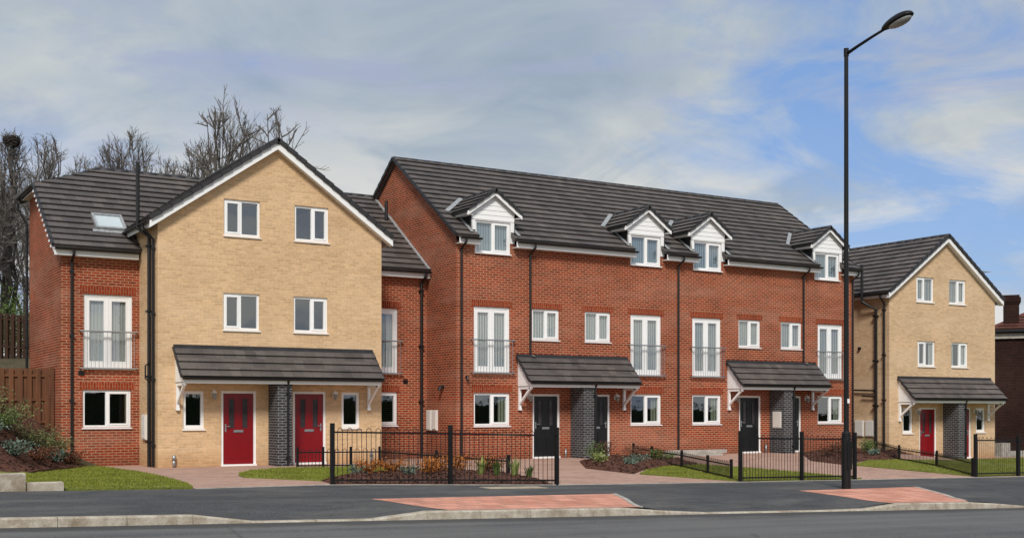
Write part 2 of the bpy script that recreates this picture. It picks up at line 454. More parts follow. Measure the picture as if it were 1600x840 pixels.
def frame_mesh(w, h, kind):
    mb = MB(); y0, y1 = .045, .11
    f = .062
    def ring(x0, x1, z0, z1, t, ya, yb, tb=None):
        tb = tb or t
        mb.box(x0, x0+t, ya, yb, z0, z1); mb.box(x1-t, x1, ya, yb, z0, z1)
        mb.box(x0+t, x1-t, ya, yb, z0, z0+tb); mb.box(x0+t, x1-t, ya, yb, z1-t, z1)
    if kind == 'small':
        ring(0, w, 0, h, .085, y0, y1, .10)
    elif kind == 'french':
        ring(0, w, 0, h, .07, y0, y1)
        mb.box(w/2-.015, w/2+.015, y0+.004, y1-.002, .07, h-.07)
        for a, b in ((.07, w/2-.015), (w/2+.015, w-.07)):
            mb.box(a, a+.095, y0+.012, y1-.004, .07, h-.07); mb.box(b-.095, b, y0+.012, y1-.004, .07, h-.07)
            mb.box(a+.095, b-.095, y0+.012, y1-.004, .07, .19); mb.box(a+.095, b-.095, y0+.012, y1-.004, h-.18, h-.07)
    else:
        ring(0, w, 0, h, f, y0, y1)
        c = w/2+(.0 if kind == 'pair' else (.03 if kind == 'pair_r' else -.03))
        mb.box(c-.032, c+.032, y0, y1, f, h-f)
        a, b = (c+.032, w-f) if kind != 'pair_l' else (f, c-.032)     # the opening sash
        t = .048
        mb.box(a, a+t, y0-.012, y1-.01, f, h-f); mb.box(b-t, b, y0-.012, y1-.01, f, h-f)
        mb.box(a+t, b-t, y0-.012, y1-.01, f, f+t); mb.box(a+t, b-t, y0-.012, y1-.01, h-f-t, h-f)
    return mb.mesh('window_frame', [M['white']])
def pane_mesh(w, h):
    mb = MB(); mb.face([(.02, .085, .02), (w-.02, .085, .02), (w-.02, .085, h-.02), (.02, .085, h-.02)])
    return mb.mesh('pane', [M['glass']])
def sill_mesh(w):
    mb = MB(); mb.prism([(-.025, -.045, -.045), (-.025, .10, -.045), (-.025, .10, .0), (-.025, .04, .0), (-.025, -.045, -.022)], (w+.05, 0, 0))
    return mb.mesh('sill', [M['white']])
def blind_mesh(w, h, x0=0, x1=1, mat='blind'):
    mb = MB(); n = max(2, int((x1-x0)*w/.09)); W = (x1-x0)*w
    for i in range(n):
        a = x0*w+W*i/n
        mb.face([(a, .125, .02), (a+W/n*1.04, .155, .02), (a+W/n*1.04, .155, h-.02), (a, .125, h-.02)])
    return mb.mesh('blind', [M[mat]])
def room_mesh(w, h):
    """reveal board and a shallow dim room seen through the glass"""
    mb = MB(); a, b, c, d, D = -.45, w+.45, -.5, h+.3, 2.6
    P = lambda x, y, z: (x, y, z)
    mb.face([(a, D, c), (b, D, c), (b, D, d), (a, D, d)]); mb.face([(a, .13, c), (a, D, c), (a, D, d), (a, .13, d)])
    mb.face([(b, .13, c), (b, .13, d), (b, D, d), (b, D, c)]); mb.face([(a, .13, d), (a, D, d), (b, D, d), (b, .13, d)])
    mb.face([(a, .13, c), (b, .13, c), (b, D, c), (a, D, c)])
    return mb.mesh('room', [M['room']])

def window(parent, x0, x1, z0, z1, Y, kind='pair', blind=None, sill=True, name='window'):
    w, h = round(x1-x0, 3), round(z1-z0, 3)
    o = link(name, cached(('f', w, h, kind), lambda: frame_mesh(w, h, kind)), parent, (x0, Y, z0))
    def sub(nm, me, loc=(x0, Y, z0)): 
        c = bpy.data.objects.new(nm, me); COL.objects.link(c); c.parent = o; return c
    sub('pane', cached(('p', w, h), lambda: pane_mesh(w, h)))
    if sill: sub('sill', cached(('s', w), lambda: sill_mesh(w)))
    if blind == 'blind': sub('blind', cached(('b', w, h), lambda: blind_mesh(w, h)))
    elif blind == 'shade': sub('blind', cached(('sh', w, h), lambda: blind_mesh(w, h, 0, 1, 'shade')))  # backing sheet coloured like sky reflected in the pane
    elif blind == 'curtain': sub('curtain', cached(('c', w, h), lambda: blind_mesh(w, h, .72, .98, 'curtain')))
    elif blind == 'both':
        sub('curtain', cached(('c1', w, h), lambda: blind_mesh(w, h, .0, .27))); sub('curtain', cached(('c2', w, h), lambda: blind_mesh(w, h, .75, 1.)))
    return o

def juliet_mesh(w):
    mb = MB()
    for z in (1.02, -.02):
        mb.tube([(-.13, -.12, z), (w+.13, -.12, z)], .022, 8)
        for x in (-.11, w+.11): mb.beam((x, -.12, z), (x, -.001, z), .035, .035)
    n = 13
    for i in range(n+1):
        x = -.03+(w+.06)*i/n
        mb.tube([(x, -.12, 0), (x, -.12, 1.0)], .007, 5, cap=False)
    return mb.mesh('juliet_balcony', [M['steel']])

def french(parent, x0, x1, z0, z1, Y, bl='blind'):
    o = window(parent, x0, x1, z0, z1, Y, 'french', bl, True, 'french_window')
    w = round(x1-x0, 3)
    link('juliet_balcony', cached(('j', w), lambda: juliet_mesh(w)), parent, (x0, Y, z0))
    return o

def door_frame_mesh(w, h):
    mb = MB(); mb.box(0, .07, .03, .11, 0, h); mb.box(w-.07, w, .03, .11, 0, h); mb.box(.07, w-.07, .03, .11, h-.07, h)
    mb.box(-.01, w+.01, -.03, .112, -.03, .035)
    return mb.mesh('door_frame', [M['white']])
def door_leaf_mesh(w, h, mat):
    mb = MB(); x0, x1, z0, z1 = .073, w-.073, .038, h-.073
    g = [(x0+.17, x0+.32, 1.05, z1-.15), (x1-.32, x1-.17, 1.05, z1-.15)]
    wall_front(mb, .055, [(x0, z0), (x1, z0), (x1, z1), (x0, z1)], g, .02)
    mb.face([(x0, .1, z0), (x0, .1, z1), (x1, .1, z1), (x1, .1, z0)])
    for a, b, c, d in [(x0+.15, x0+.34, 1.03, z1-.13), (x1-.34, x1-.15, 1.03, z1-.13)]:   # raised beads round the lights
        mb.box(a, a+.02, .046, .0545, c, d); mb.box(b-.02, b, .046, .0545, c, d); mb.box(a+.02, b-.02, .046, .0545, c, c+.02); mb.box(a+.02, b-.02, .046, .0545, d-.02, d)
    for a, b in ((x0+.14, (x0+x1)/2-.05), ((x0+x1)/2+.05, x1-.14)):   # lower raised panels
        mb.box(a, b, .044, .0545, .2, .78)
    return mb.mesh('door', [mat])
def door(parent, x0, x1, z0, z1, Y, mat, hinge=1):
    w, h = round(x1-x0, 3), round(z1-z0, 3)
    o = link('door', cached(('d', w, h, mat), lambda: door_leaf_mesh(w, h, M[mat])), parent, (x0, Y, z0))
    def sub(nm, mb, m):
        c = bpy.data.objects.new(nm, mb.mesh(nm, [M[m]])); COL.objects.link(c); c.parent = o
    l, r = .073, w-.073
    sub('door_frame', MB(), 'white') if False else None
    c = bpy.data.objects.new('door_frame', cached(('df', w, h), lambda: door_frame_mesh(w, h))); COL.objects.link(c); c.parent = o
    for a in (l+.17, r-.32):
        mb = MB(); mb.box(a, a+.15, .066, .074, 1.05, h-.223); sub('door_light', mb, 'doorglass')
    mb = MB(); mb.box(w/2-.14, w/2+.14, .036, .0445, .93, 1.0); mb.box(w/2-.12, w/2+.12, .030, .0358, .945, .985); sub('letterbox', mb, 'steel')
    mb = MB(); hx = l+.07 if hinge > 0 else r-.07
    mb.box(hx-.02, hx+.02, .044, .0545, .95, 1.17); mb.tube([(hx, .05, 1.1), (hx, .0, 1.1), (hx+.12*hinge, .0, 1.1)], .012, 6); sub('handle', mb, 'steel')
    return o

def lintel(parent, x0, x1, z, Y, mat='red_soldier'):
    mb = MB(); mb.box(x0-.1, x1+.1, Y-.005, Y+.06, z+.004, z+.22)
    return mb.build('lintel', M[mat], parent)

def wall_lamp(parent, x, Y, z):
    mb = MB()
    mb.box(x-.04, x+.04, Y-.025, Y-.001, z-.05, z+.08, 0)
    mb.tube([(x, Y-.02, z+.1), (x, Y-.1, z+.16), (x, Y-.15, z+.1)], .014, 6, 0)
    mb.tube([(x, Y-.15, z+.13), (x, Y-.15, z+.09), (x, Y-.15, z+.05)], [.02, .06, .09], 8, 0)
    mb.tube([(x, Y-.15, z+.05), (x, Y-.15, z-.05), (x, Y-.15, z-.13)], [.075, .06, .035], 8, 1)
    return mb.build('wall_lamp', [M['white'], M['lampglass']], parent)

def meter_box(parent, X, y0, y1, z0, z1, side=-1):
    mb = MB()
    mb.box(X-.06, X-.002, y0, y1, z0, z1); mb.box(X-.075, X-.0605, y0+.03, y1-.03, z0+.03, z1-.03)
    mb.box(X-.085, X-.0755, (y0+y1)/2-.02, (y0+y1)/2+.02, z0+.08, z0+.12)
    return mb.build('meter_box', M['cream'], parent)

def downpipe(parent, pts, r=.038, name='downpipe'):
    mb = MB(); mb.tube(pts, r, 10)
    p, q = Vector(pts[-2]), Vector(pts[-1])
    n = int(abs(p.z-q.z)/1.8)
    for i in range(n+1):      # pipe clips
        z = max(p.z, q.z)-.25-1.8*i
        if z > min(p.z, q.z)+.1: mb.box(q.x-r*1.5, q.x+r*1.5, q.y-r*1.25, q.y+r*1.9, z-.03, z+.03)
    return mb.build(name, M['black'], parent)

def gutter(parent, p, q, r=.06):
    """half-round gutter along x or y"""
    p, q = Vector(p), Vector(q); d = (q-p).normalized(); side = d.cross(Vector((0, 0, 1)))
    mb = MB(); prof = [(math.cos(a)*r, math.sin(a)*r) for a in [math.pi+math.pi*i/8 for i in range(9)]]
    prof += [(x*.85, y*.85) for x, y in prof[::-1]]
    mb.prism([p+side*a+Vector((0, 0, b)) for a, b in prof], q-p)
    return mb.build('gutter', M['black'], parent)

def board(parent, p, q, w, h, name='fascia', mat='white'):
    mb = MB(); mb.beam(p, q, w, h); return mb.build(name, M[mat], parent)

SL = .70                               # every roof here pitches at about 35 degrees
def slope_dir(dx, dy): return Vector((dx, dy, SL)).normalized()

def canopy(parent, x0, x1, Y, zoff, proj=.83):
    """lean-to porch roof over two doors"""
    yf = Y-proj; zt, ze = 3.33+zoff, 2.47+zoff
    V = Vector((0, proj+.02, zt-ze)).normalized(); ln = math.hypot(proj+.02, zt-ze)
    mb = MB(); roof_plane(mb, (x0-.06, yf-.04, ze), (1, 0, 0), V, [(0, 0), (x1-x0+.12, 0), (x1-x0+.12, ln), (0, ln)], gauge=ln/4, thick=.04)
    o = mb.build('canopy_roof', M['roof'], parent)
    mb = MB(); mb.beam((x0-.06, Y-.05, zt-.005), (x1+.06, Y-.05, zt-.005), .12, .11); mb.build('flashing', M['ridge'], o)
    for xv in (x0-.07, x1+.07): mb = MB(); verge_run(mb, (xv, yf-.02, ze+.0), (xv, Y-.06, zt-.04), .05, .07, .26); mb.build('verge', M['ridge'], o)
    gutter(o, (x0-.05, yf-.085, ze-.015), (x1+.05, yf-.085, ze-.015), .055)
    mb = MB(); mb.box(x0, x1, yf-.02, yf+.005, ze-.16, ze-.035); mb.box(x0+.03, x1-.03, yf+.007, Y-.002, ze-.155, ze-.135)
    mb.build('canopy_fascia', M['white'], parent)
    for x, sgn in ((x0, 1), (x1, -1)):
        # boarded triangular cheek
        mb = MB(); mb.prism([(x, yf+.02, ze-.13), (x, Y-.004, ze-.13), (x, Y-.004, zt-.1), (x, yf+.02, ze-.05)], (.025*sgn, 0, 0))
        for k in range(7):
            y = Y-.06-k*.11
            zz = ze-.06+(zt-ze-.08)*(y-yf)/proj
            if zz-ze > .0: mb.box(x-.007 if sgn > 0 else x+.001, x-.001 if sgn > 0 else x+.007, y-.05, y+.05, ze-.125, zz-.02)
        mb.build('canopy_cheek', M['white'], parent)
        # gallows bracket
        mb = MB(); xb = x+.05*sgn
        mb.box(xb-.04, xb+.04, Y-.082, Y-.002, ze-.83, ze-.1605)
        mb.beam((xb, Y-.085, ze-.68), (xb, yf+.12, ze-.19), .07, .07)
        mb.box(xb-.035, xb+.035, yf+.05, Y-.083, ze-.225, ze-.1565)
        mb.box(xb-.05, xb+.05, Y-.095, Y-.003, ze-.90, ze-.8305)
        mb.build('bracket', M['white'], parent)

def pier(parent, xa, xb, Y, zoff, proj=.78):
    mb = MB(); mb.box(xa, xb, Y-proj, Y-.001, -.1+zoff, 2.31+zoff); return mb.build('porch_pier', M['blue'], parent)

def gable_roof_parts(parent, xc, hw, y0, y1, zr, back_gable=False):
    """roof with its ridge along y and the gable facing the street at y0"""
    ze = zr-SL*hw; ln = math.hypot(hw, SL*hw)
    mb = MB()
    roof_plane(mb, (xc-hw, y1, ze), (0, -1, 0), slope_dir(1, 0), [(0, 0), (y1-y0, 0), (y1-y0, ln), (0, ln)])
    roof_plane(mb, (xc+hw, y0, ze), (0, 1, 0), slope_dir(-1, 0), [(0, 0), (y1-y0, 0), (y1-y0, ln), (0, ln)])
    o = mb.build('roof', M['roof'], parent)
    mb = MB(); ridge_run(mb, (xc, y0-.04, zr+.0), (xc, y1, zr+.0)); mb.build('ridge_tiles', M['ridge'], o, True)
    for s in (-1, 1): mb = MB(); verge_run(mb, (xc+s*(hw+.0), y0-.035, ze-.0), (xc, y0-.035, zr), .06, .11); mb.build('verge', M['ridge'], o)
    for s in (-1, 1):
        mb = MB(); a = Vector((xc+s*hw, y0+.0, ze-.06)); b = Vector((xc, y0+.0, zr-.06))
        poly = [a, b, b-Vector((0, 0, .21)), a-Vector((-s*.0, 0, .19))]
        mb.prism(poly if s > 0 else poly[::-1], (0, .03, 0))
        mb.build('barge_board', M['white'], parent)
    for s in (-1, 1):     # soffit and boxed eaves end
        mb = MB(); a = Vector((xc+s*hw, y0+.031, ze-.25)); b = Vector((xc, y0+.031, zr-.25))
        mb.prism([a, b, b+Vector((0, 0, .02)), a+Vector((0, 0, .02))], (0, .2, 0))
        mb.build('soffit', M['white'], parent)
    return ze, o

# ------------------------------------------------------------------ terrain
KF = .13
def pav(x): x = max(-40, min(120, x)); return .281-.022*x
def lin(a, b, t): return max(0., min(1., (t-a)/(b-a)))
def sms(a, b, t): t = lin(a, b, t); return t*t*(3-2*t)
def plat(x): return -.45*lin(36, 37.4, x)
def yk(x): return 17.25-.077*(x-2.4)
def mound(x, y):
    d = min((4.8-x)*.894+(y-30.3)*.447, (y-29.7)*.9)          # distance behind the toe of the bank
    return 1.38*sms(-.1, 1.75, d) + (sms(36, 47, y)*2.2*sms(22, 10, x))
def G(x, y):
    if y <= 22: z = pav(x)-.02*(22-y)
    elif y < 32.4:
        t = (y-22)/10.4; z = pav(x)*(1-t)+plat(x)*t
    else: z = plat(x)
    return z
def GM(x, y): return G(x, y)+mound(x, y)
def RD(x): return pav(x)-.02*(22-yk(x))-KF
def kh(x):
    d = .022
    def dip(a, b, w=.75): return min(lin(a-w, a, x), lin(b+w, b, x))
    return KF-(KF-d)*max(dip(5.75, 7.9), dip(13.5, 17.7), dip(21.9, 30))
def PV(x, y):
    t = sms(0, 1.7, y-yk(x)-.15)
    return (RD(x)+kh(x))*(1-t)+(pav(x)-.02*(22-y))*t

def sheet(name, poly, mat, hf, off=0., cell=1., skirt=0., xl=None, smooth=True):
    bm = bmesh.new()
    vs = [bm.verts.new((x, y, 0)) for x, y in poly]
    f = bm.faces.new(vs); bmesh.ops.triangulate(bm, faces=[f])
    xs = [p[0] for p in poly]; ys = [p[1] for p in poly]
    for ax, lo, hi in ((0, min(xs), max(xs)), (1, min(ys), max(ys))):
        k = math.floor(lo/cell)+1
        while k*cell < hi:
            co = [0, 0, 0]; no = [0, 0, 0]; co[ax] = k*cell; no[ax] = 1
            bmesh.ops.bisect_plane(bm, geom=bm.verts[:]+bm.edges[:]+bm.faces[:], plane_co=co, plane_no=no); k += 1
    bmesh.ops.remove_doubles(bm, verts=bm.verts[:], dist=1e-4)
    for v in bm.verts: v.co.z = hf(v.co.x, v.co.y)+off
    bmesh.ops.recalc_face_normals(bm, faces=bm.faces[:])
    if sum(f.normal.z for f in bm.faces) < 0: bmesh.ops.reverse_faces(bm, faces=bm.faces[:])
    if skirt:
        be = [e for e in bm.edges if e.is_boundary]
        r = bmesh.ops.extrude_edge_only(bm, edges=be)
        for v in [g for g in r['geom'] if isinstance(g, bmesh.types.BMVert)]: v.co.z -= skirt
    me = bpy.data.meshes.new(name); bm.to_mesh(me); bm.free(); me.materials.append(mat)
    return struct(link(name, me))

def grid_sheet(name, xs, ys, mat, hf):
    v = [(x, y, hf(x, y)) for y in ys for x in xs]; n = len(xs)
    f = [(j*n+i, j*n+i+1, (j+1)*n+i+1, (j+1)*n+i) for j in range(len(ys)-1) for i in range(n-1)]
    me = bpy.data.meshes.new(name); me.from_pydata(v, [], f); me.materials.append(mat); me.polygons.foreach_set('use_smooth', [True]*len(f))
    return struct(link(name, me))

def steps(a, b, s):
    n = max(1, round((b-a)/s)); return [a+(b-a)*i/n for i in range(n+1)]
def base_h(x, y):
    low = .35 if y < 32.5 and x > 3.0 else .35*sms(33.4, 31.5, y)
    return GM(x, y)-low-(.02)
XS = [-700, -300, -120, -60, -40]+steps(-30, 60, 1.5)+[75, 100, 120, 160, 300, 800]
YS = [-300, -120, -60, -30]+steps(-15, 60, 1.5)+[75, 100, 150, 250, 500, 900]
grid_sheet('ground', XS, YS, M['earth'], base_h)

# road, kerbs, pavement
xsr = [-60, -40, -20, -10]+steps(-4, 40, .5)+[50, 60, 80, 100, 120]
me_v = []; me_f = []
ylev = lambda x: [-9., -3., 3., 9., yk(x)-.6, yk(x)+.02]
for x in xsr: me_v += [(x, y, RD(x)-.0) for y in ylev(x)]
for i in range(len(xsr)-1):
    for j in range(5): me_f.append((i*6+j, (i+1)*6+j, (i+1)*6+j+1, i*6+j+1))
me = bpy.data.meshes.new('road'); me.from_pydata(me_v, [], me_f)
ul = me.uv_layers.new(name='UVMap')
for lp in me.loops: vx = me_v[lp.vertex_index]; ul.data[lp.index].uv = (vx[0], yk(vx[0])-vx[1])
if True:
    me.materials.append(M['asphalt']); struct(link('road', me))
back = [(-60, 21.7), (3, 21.7), (6.4, 21.75), (9.4, 22.3), (14.3, 21.5), (19.65, 21.65), (23.3, 21.85), (29.2, 22.25), (46, 22.7), (120, 23)]
def yb(x):
    for (a, p), (b, q) in zip(back, back[1:]):
        if a <= x <= b: return p+(q-p)*(x-a)/(b-a)
    return 22.
xsp = [-60, -40, -20, -10]+steps(-4, 46, .25)+[60, 80, 100, 120]
v = []; f = []; NJ = 15
for x in xsp:
    a, b = yk(x)+.149, yb(x)
    v += [(x, a+(b-a)*(j/(NJ-1))**1.3, PV(x, a+(b-a)*(j/(NJ-1))**1.3)) for j in range(NJ)]
for i in range(len(xsp)-1):
    for j in range(NJ-1): f.append((i*NJ+j, (i+1)*NJ+j, (i+1)*NJ+j+1, i*NJ+j+1))
me = bpy.data.meshes.new('pavement'); me.from_pydata(v, [], f); me.materials.append(M['path']); me.polygons.foreach_set('use_smooth', [True]*len(f)); struct(link('pavement', me))

mb = MB(); x = -6.
while x < 60:
    x2 = x+.915; a, b = x+.004, x2-.004; j = (rnd.random()-.5)*.006
    sec = lambda X: [(X, yk(X)+j, RD(X)-.08), (X, yk(X)+j+.008, RD(X)+kh(X)-.02), (X, yk(X)+j+.028, RD(X)+kh(X)+.003), (X, yk(X)+.15, RD(X)+kh(X)+.004), (X, yk(X)+.15, RD(X)-.08)]
    A, B = sec(a), sec(b)
    for k in range(5):
        k2 = (k+1) % 5; mb.face([A[k], B[k], B[k2], A[k2]])
    mb.face(A[::-1]); mb.face(B); x = x2
struct(mb.build('kerb', M['conc']))
sheet('verge_far_side', [(-60, -30), (120, -30), (120, -9), (-60, -9)], M['lawn'], lambda x, y: RD(x), .05, 12)
# faint painted line on the carriageway
mb = MB()
for x0, x1 in ((10.5, 14.5), (18.5, 22.5)):
    for k in range(8):
        a = x0+(x1-x0)*k/8; b = x0+(x1-x0)*(k+1)/8; mb.face([(a, 10.0, RD(a)+.004), (b, 10.0, RD(b)+.004), (b, 10.12, RD(b)+.004), (a, 10.12, RD(a)+.004)])
M['paint'] = plain('worn_road_paint', (.45, .44, .42), .8, var=.3, scale=9)
struct(mb.build('road_marking', M['paint']))

# edging strip at the back of the pavement
mb = MB(); x = 6.4
while x < 46:
    a, b = x+.003, x+.912
    for (X, Y2) in ((a, b),):
        mb.prism([(a, yb(a)-.001, PV(a, yb(a))-.1), (b, yb(b)-.001, PV(b, yb(b))-.1), (b, yb(b)-.001, PV(b, yb(b))+.012), (a, yb(a)-.001, PV(a, yb(a))+.012)][::-1], (0, .06, 0))
    x += .915
struct(mb.build('edging', M['stone']))

def strip_fn(x, y): return G(x, y)
sheet('driveway', [(6.35, yb(6.4)+.06)]+[(x, yb(x)+.06) for x in (9.4, 14.3, 19.65, 23.3, 29.2, 46)]+[(46, 32.9), (36.2, 32.9), (36.2, 34.7), (6.35, 34.9)], M['paver'], strip_fn, .004, 1.)
for i, p in enumerate(([(8.7, 19.05), (14.0, 19.2), (12.75, 16.62), (9.1, 16.92)], [(19.05, 19.15), (23.3, 19.55), (20.75, 16.02), (18.55, 16.18)])):
    o = sheet('tactile_paving', p, M['tactile'], PV, .005, .25)
    # raised pale edging along the skewed end
    a, b = Vector((*p[1], 0)), Vector((*p[1], 0)).lerp(Vector((*p[2], 0)), .9); mb = MB(); n = 10
    for k in range(n):
        s_, e_ = a.lerp(b, k/n), a.lerp(b, (k+1)/n)
        mb.beam((s_.x+.06, s_.y, PV(s_.x, s_.y)-.008), (e_.x+.06, e_.y, PV(e_.x, e_.y)-.008), .09, .03)
    struct(mb.build('paving_edge', M['stone']))

LAWNS = [
 [(4.0, 21.8), (6.38, 21.85), (6.75, 23.5), (7.0, 25.5), (7.3, 28), (7.45, 30.5), (7.4, 33.6), (7.2, 34.2), (6.6, 33.9), (4.8, 30.3), (3.0, 29.6), (3.0, 21.8)],
 [(8.75, 26.0), (8.95, 27.0), (9.4, 28.3), (10.2, 29.6), (11.2, 30.4), (14.2, 30.2), (14.3, 27.0), (11.7, 26.0), (10.2, 24.6), (9.75, 23.9)],
 [(18.98, 24.8), (19.3, 23.0), (19.75, 21.8), (22, 21.9), (24.3, 22.1), (24.4, 24.5), (24.1, 26.6), (23.7, 28.0), (22, 27.5), (20.3, 26.2)],
 [(29.0, 26.8), (29.1, 24.6), (29.3, 22.4), (33, 22.6), (38, 22.9), (44, 23.2), (44, 24.9), (36, 24.9), (34.6, 25.3), (33.2, 28.5), (31.4, 28.3)],
 [(35.5, 26.4), (46, 26.2), (46, 31.6), (40, 31.8), (36.4, 30.2)],
]
for i, p in enumerate(LAWNS):
    hf = (lambda x, y: GM(x, y)) if i == 0 else G
    sheet('lawn', p, M['lawn'], hf, .03, .5, .12)
def hump(poly, amp):
    cx = sum(p[0] for p in poly)/len(poly); cy = sum(p[1] for p in poly)/len(poly)
    def f(x, y):
        d = 9
        for (ax, ay), (bx, by) in zip(poly, poly[1:]+poly[:1]):
            ux, uy = bx-ax, by-ay; t = max(0, min(1, ((x-ax)*ux+(y-ay)*uy)/(ux*ux+uy*uy)))
            d = min(d, math.hypot(x-ax-t*ux, y-ay-t*uy))
        n = math.sin(x*4.3+y*1.9)*math.sin(y*5.1-x*1.2)*.5+math.sin(x*9.1)*math.sin(y*8.3)*.35
        return G(x, y)+amp*min(1, d/.6)*(1+.45*n)
    return f
BEDS = [
 [(9.42, 22.4), (9.75, 23.85), (10.2, 24.55), (11.7, 25.9), (14.6, 26.3), (14.95, 24), (14.2, 21.65)],
 [(21.0, 30.5), (19.15, 27.5), (18.9, 24.95), (20.2, 26.25), (22, 27.55), (23.9, 28.1), (24.4, 30.3), (24.2, 31.5), (22.5, 31.6)],
 [(31.9, 31.9), (29.2, 28.8), (28.85, 26.95), (31.3, 28.35), (33.2, 28.6), (35.2, 30.3), (35.2, 32.2)],
 [(36.2, 30.3), (37.3, 31.4), (37.2, 32.6), (36, 32.4), (35.3, 31)],
]
for p in BEDS: sheet('soil_bed', p, M['soil'], hump(p, .13), .02, .2, .12)
BANK = [(-30, 29.0), (3.0, 29.3), (4.0, 29.6), (4.9, 30.2), (5.7, 31.8), (6.8, 33.7), (7.25, 34.69), (6.42, 34.69), (6.42, 38), (-30, 38)]
def bank_h(x, y):
    n = math.sin(x*3.3+y*1.1)*math.sin(y*3.7-x*.9)*.5+math.sin(x*7.3+1)*math.sin(y*6.3)*.3
    e = min(1, max(0, (7.15-x)/1.2))*min(1, max(0, (y-29.2)/1.5))
    return GM(x, y)+.05*e*(1+n)+.05
sheet('soil_bank', BANK, M['soil'], bank_h, .0, .35, .15)
sheet('verge', [(-60, 21.75), (3.0, 21.75), (3.0, 29.6), (-60, 29.6)], M['lawn'], GM, .02, 2., .1)

# ------------------------------------------------------------------ houses
def wall_end(mb, X, poly, face=-1, mi=0):
    """wall in plane x=X; poly of (y,z)"""
    mb.face([(X, y, z) for y, z in poly], mi)

YF = 32.7; YW = 34.7
ZR_W = 9.15; YR_W = 38.76                 # wing ridge
# ---- pair of houses with a buff gable between red wings
A = empty('house', (11.9, 36, 0), 'pair of houses with pale buff front gable, red brick wings and two red doors', 'house', 'new brick houses')
xl, xr, xc = 8.58, 15.27, 11.93
wins = [(10.42, 11.47, 6.49, 7.51), (12.51, 13.56, 6.49, 7.51), (10.40, 11.45, 3.84, 4.87), (12.48, 13.53, 3.84, 4.87)]
smalls = [(9.27, 9.86, 1.06, 2.11), (13.97, 14.56, 1.06, 2.11)]
doors = [(10.34, 11.36, 0.02, 2.12), (12.46, 13.48, 0.02, 2.12)]
zg = 9.29-.14
mb = MB()
wall_front(mb, YF, [(xl, -.4), (xr, -.4), (xr, zg-SL*(xr-xc)), (xc, zg), (xl, zg-SL*(xc-xl))], wins+smalls+doors)
wall_end(mb, xl, [(YF, -.4), (YF, 6.75), (YW+2.5, 6.75), (YW+2.5, -.4)]); wall_end(mb, xr, [(YF, -.4), (YW+2.5, -.4), (YW+2.5, 6.75), (YF, 6.75)])
mb.build('front_wall', M['buff'], A)
for w in wins: window(A, *w, YF, 'pair_l' if w[0] < 12 else 'pair_r', None)
for w in smalls: window(A, *w, YF, 'small')
for k, d in enumerate(doors): door(A, *d, YF, 'reddoor', 1 if k == 0 else -1)
ze, roofA = gable_roof_parts(A, xc, 3.62, YF-.22, YR_W, 9.29)
canopy(A, 9.06, 14.88, YF, 0)
pier(A, 11.72, 12.14, YF, 0)
wall_lamp(A, 10.1, YF, 2.0); wall_lamp(A, 13.72, YF, 2.0)
downpipe(A, [(12.0, YF-.88, 2.42), (12.0, YF-.83, 2.3), (12.0, YF-.83, .02)], .034)
mb = MB(); mb.tube([(12.08, YF-.01, 2.9), (12.08, YF-.03, 2.9)], .02); 
# gutters, soil stack and rainwater pipe by the left reveal
gutter(A, (xc-3.68, YF-.18, ze-.06), (xc-3.68, YR_W-2.2, ze-.06)); gutter(A, (xc+3.68, YF-.18, ze-.06), (xc+3.68, YR_W-2.2, ze-.06))
board(A, (xc-3.605, YF-.14, ze-.14), (xc-3.605, YR_W-2.2, ze-.14), .02, .15); board(A, (xc+3.605, YF-.14, ze-.14), (xc+3.605, YR_W-2.2, ze-.14), .02, .15)
downpipe(A, [(xc-3.68, YF+.25, ze-.1), (xc-3.68, YF+.25, ze-.2), (xl-.06, YF+.25, ze-.5), (xl-.06, YF+.25, .02)])
downpipe(A, [(8.22, YF+.72, 8.42), (8.22, YF+.72, 6.95), (8.22, YF+.72, 6.6), (xl-.09, YF+.55, 6.35), (xl-.09, YF+.55, .02)], .055, 'soil_stack')
mb = MB(); mb.tube([(xl-.09, YF+.5, 2.9), (xl-.22, YF+.45, 2.8), (xl-.22, YF+.45, 2.45), (xl-.09, YF+.5, 2.35)], .022, 8); mb.build('overflow_pipe', M['black'], A)
meter_box(A, xl, YF+1.1, YF+1.5, .75, 1.45)
for x in (9.0, 14.9):
    mb = MB(); mb.tube([(x, YF-.08, 0), (x, YF-.08, .22)], .04); mb.tube([(x, YF-.08, .2), (x, YF-.08, .34)], [.055, .05]); mb.build('drain_pipe', M['steel'], A, True)
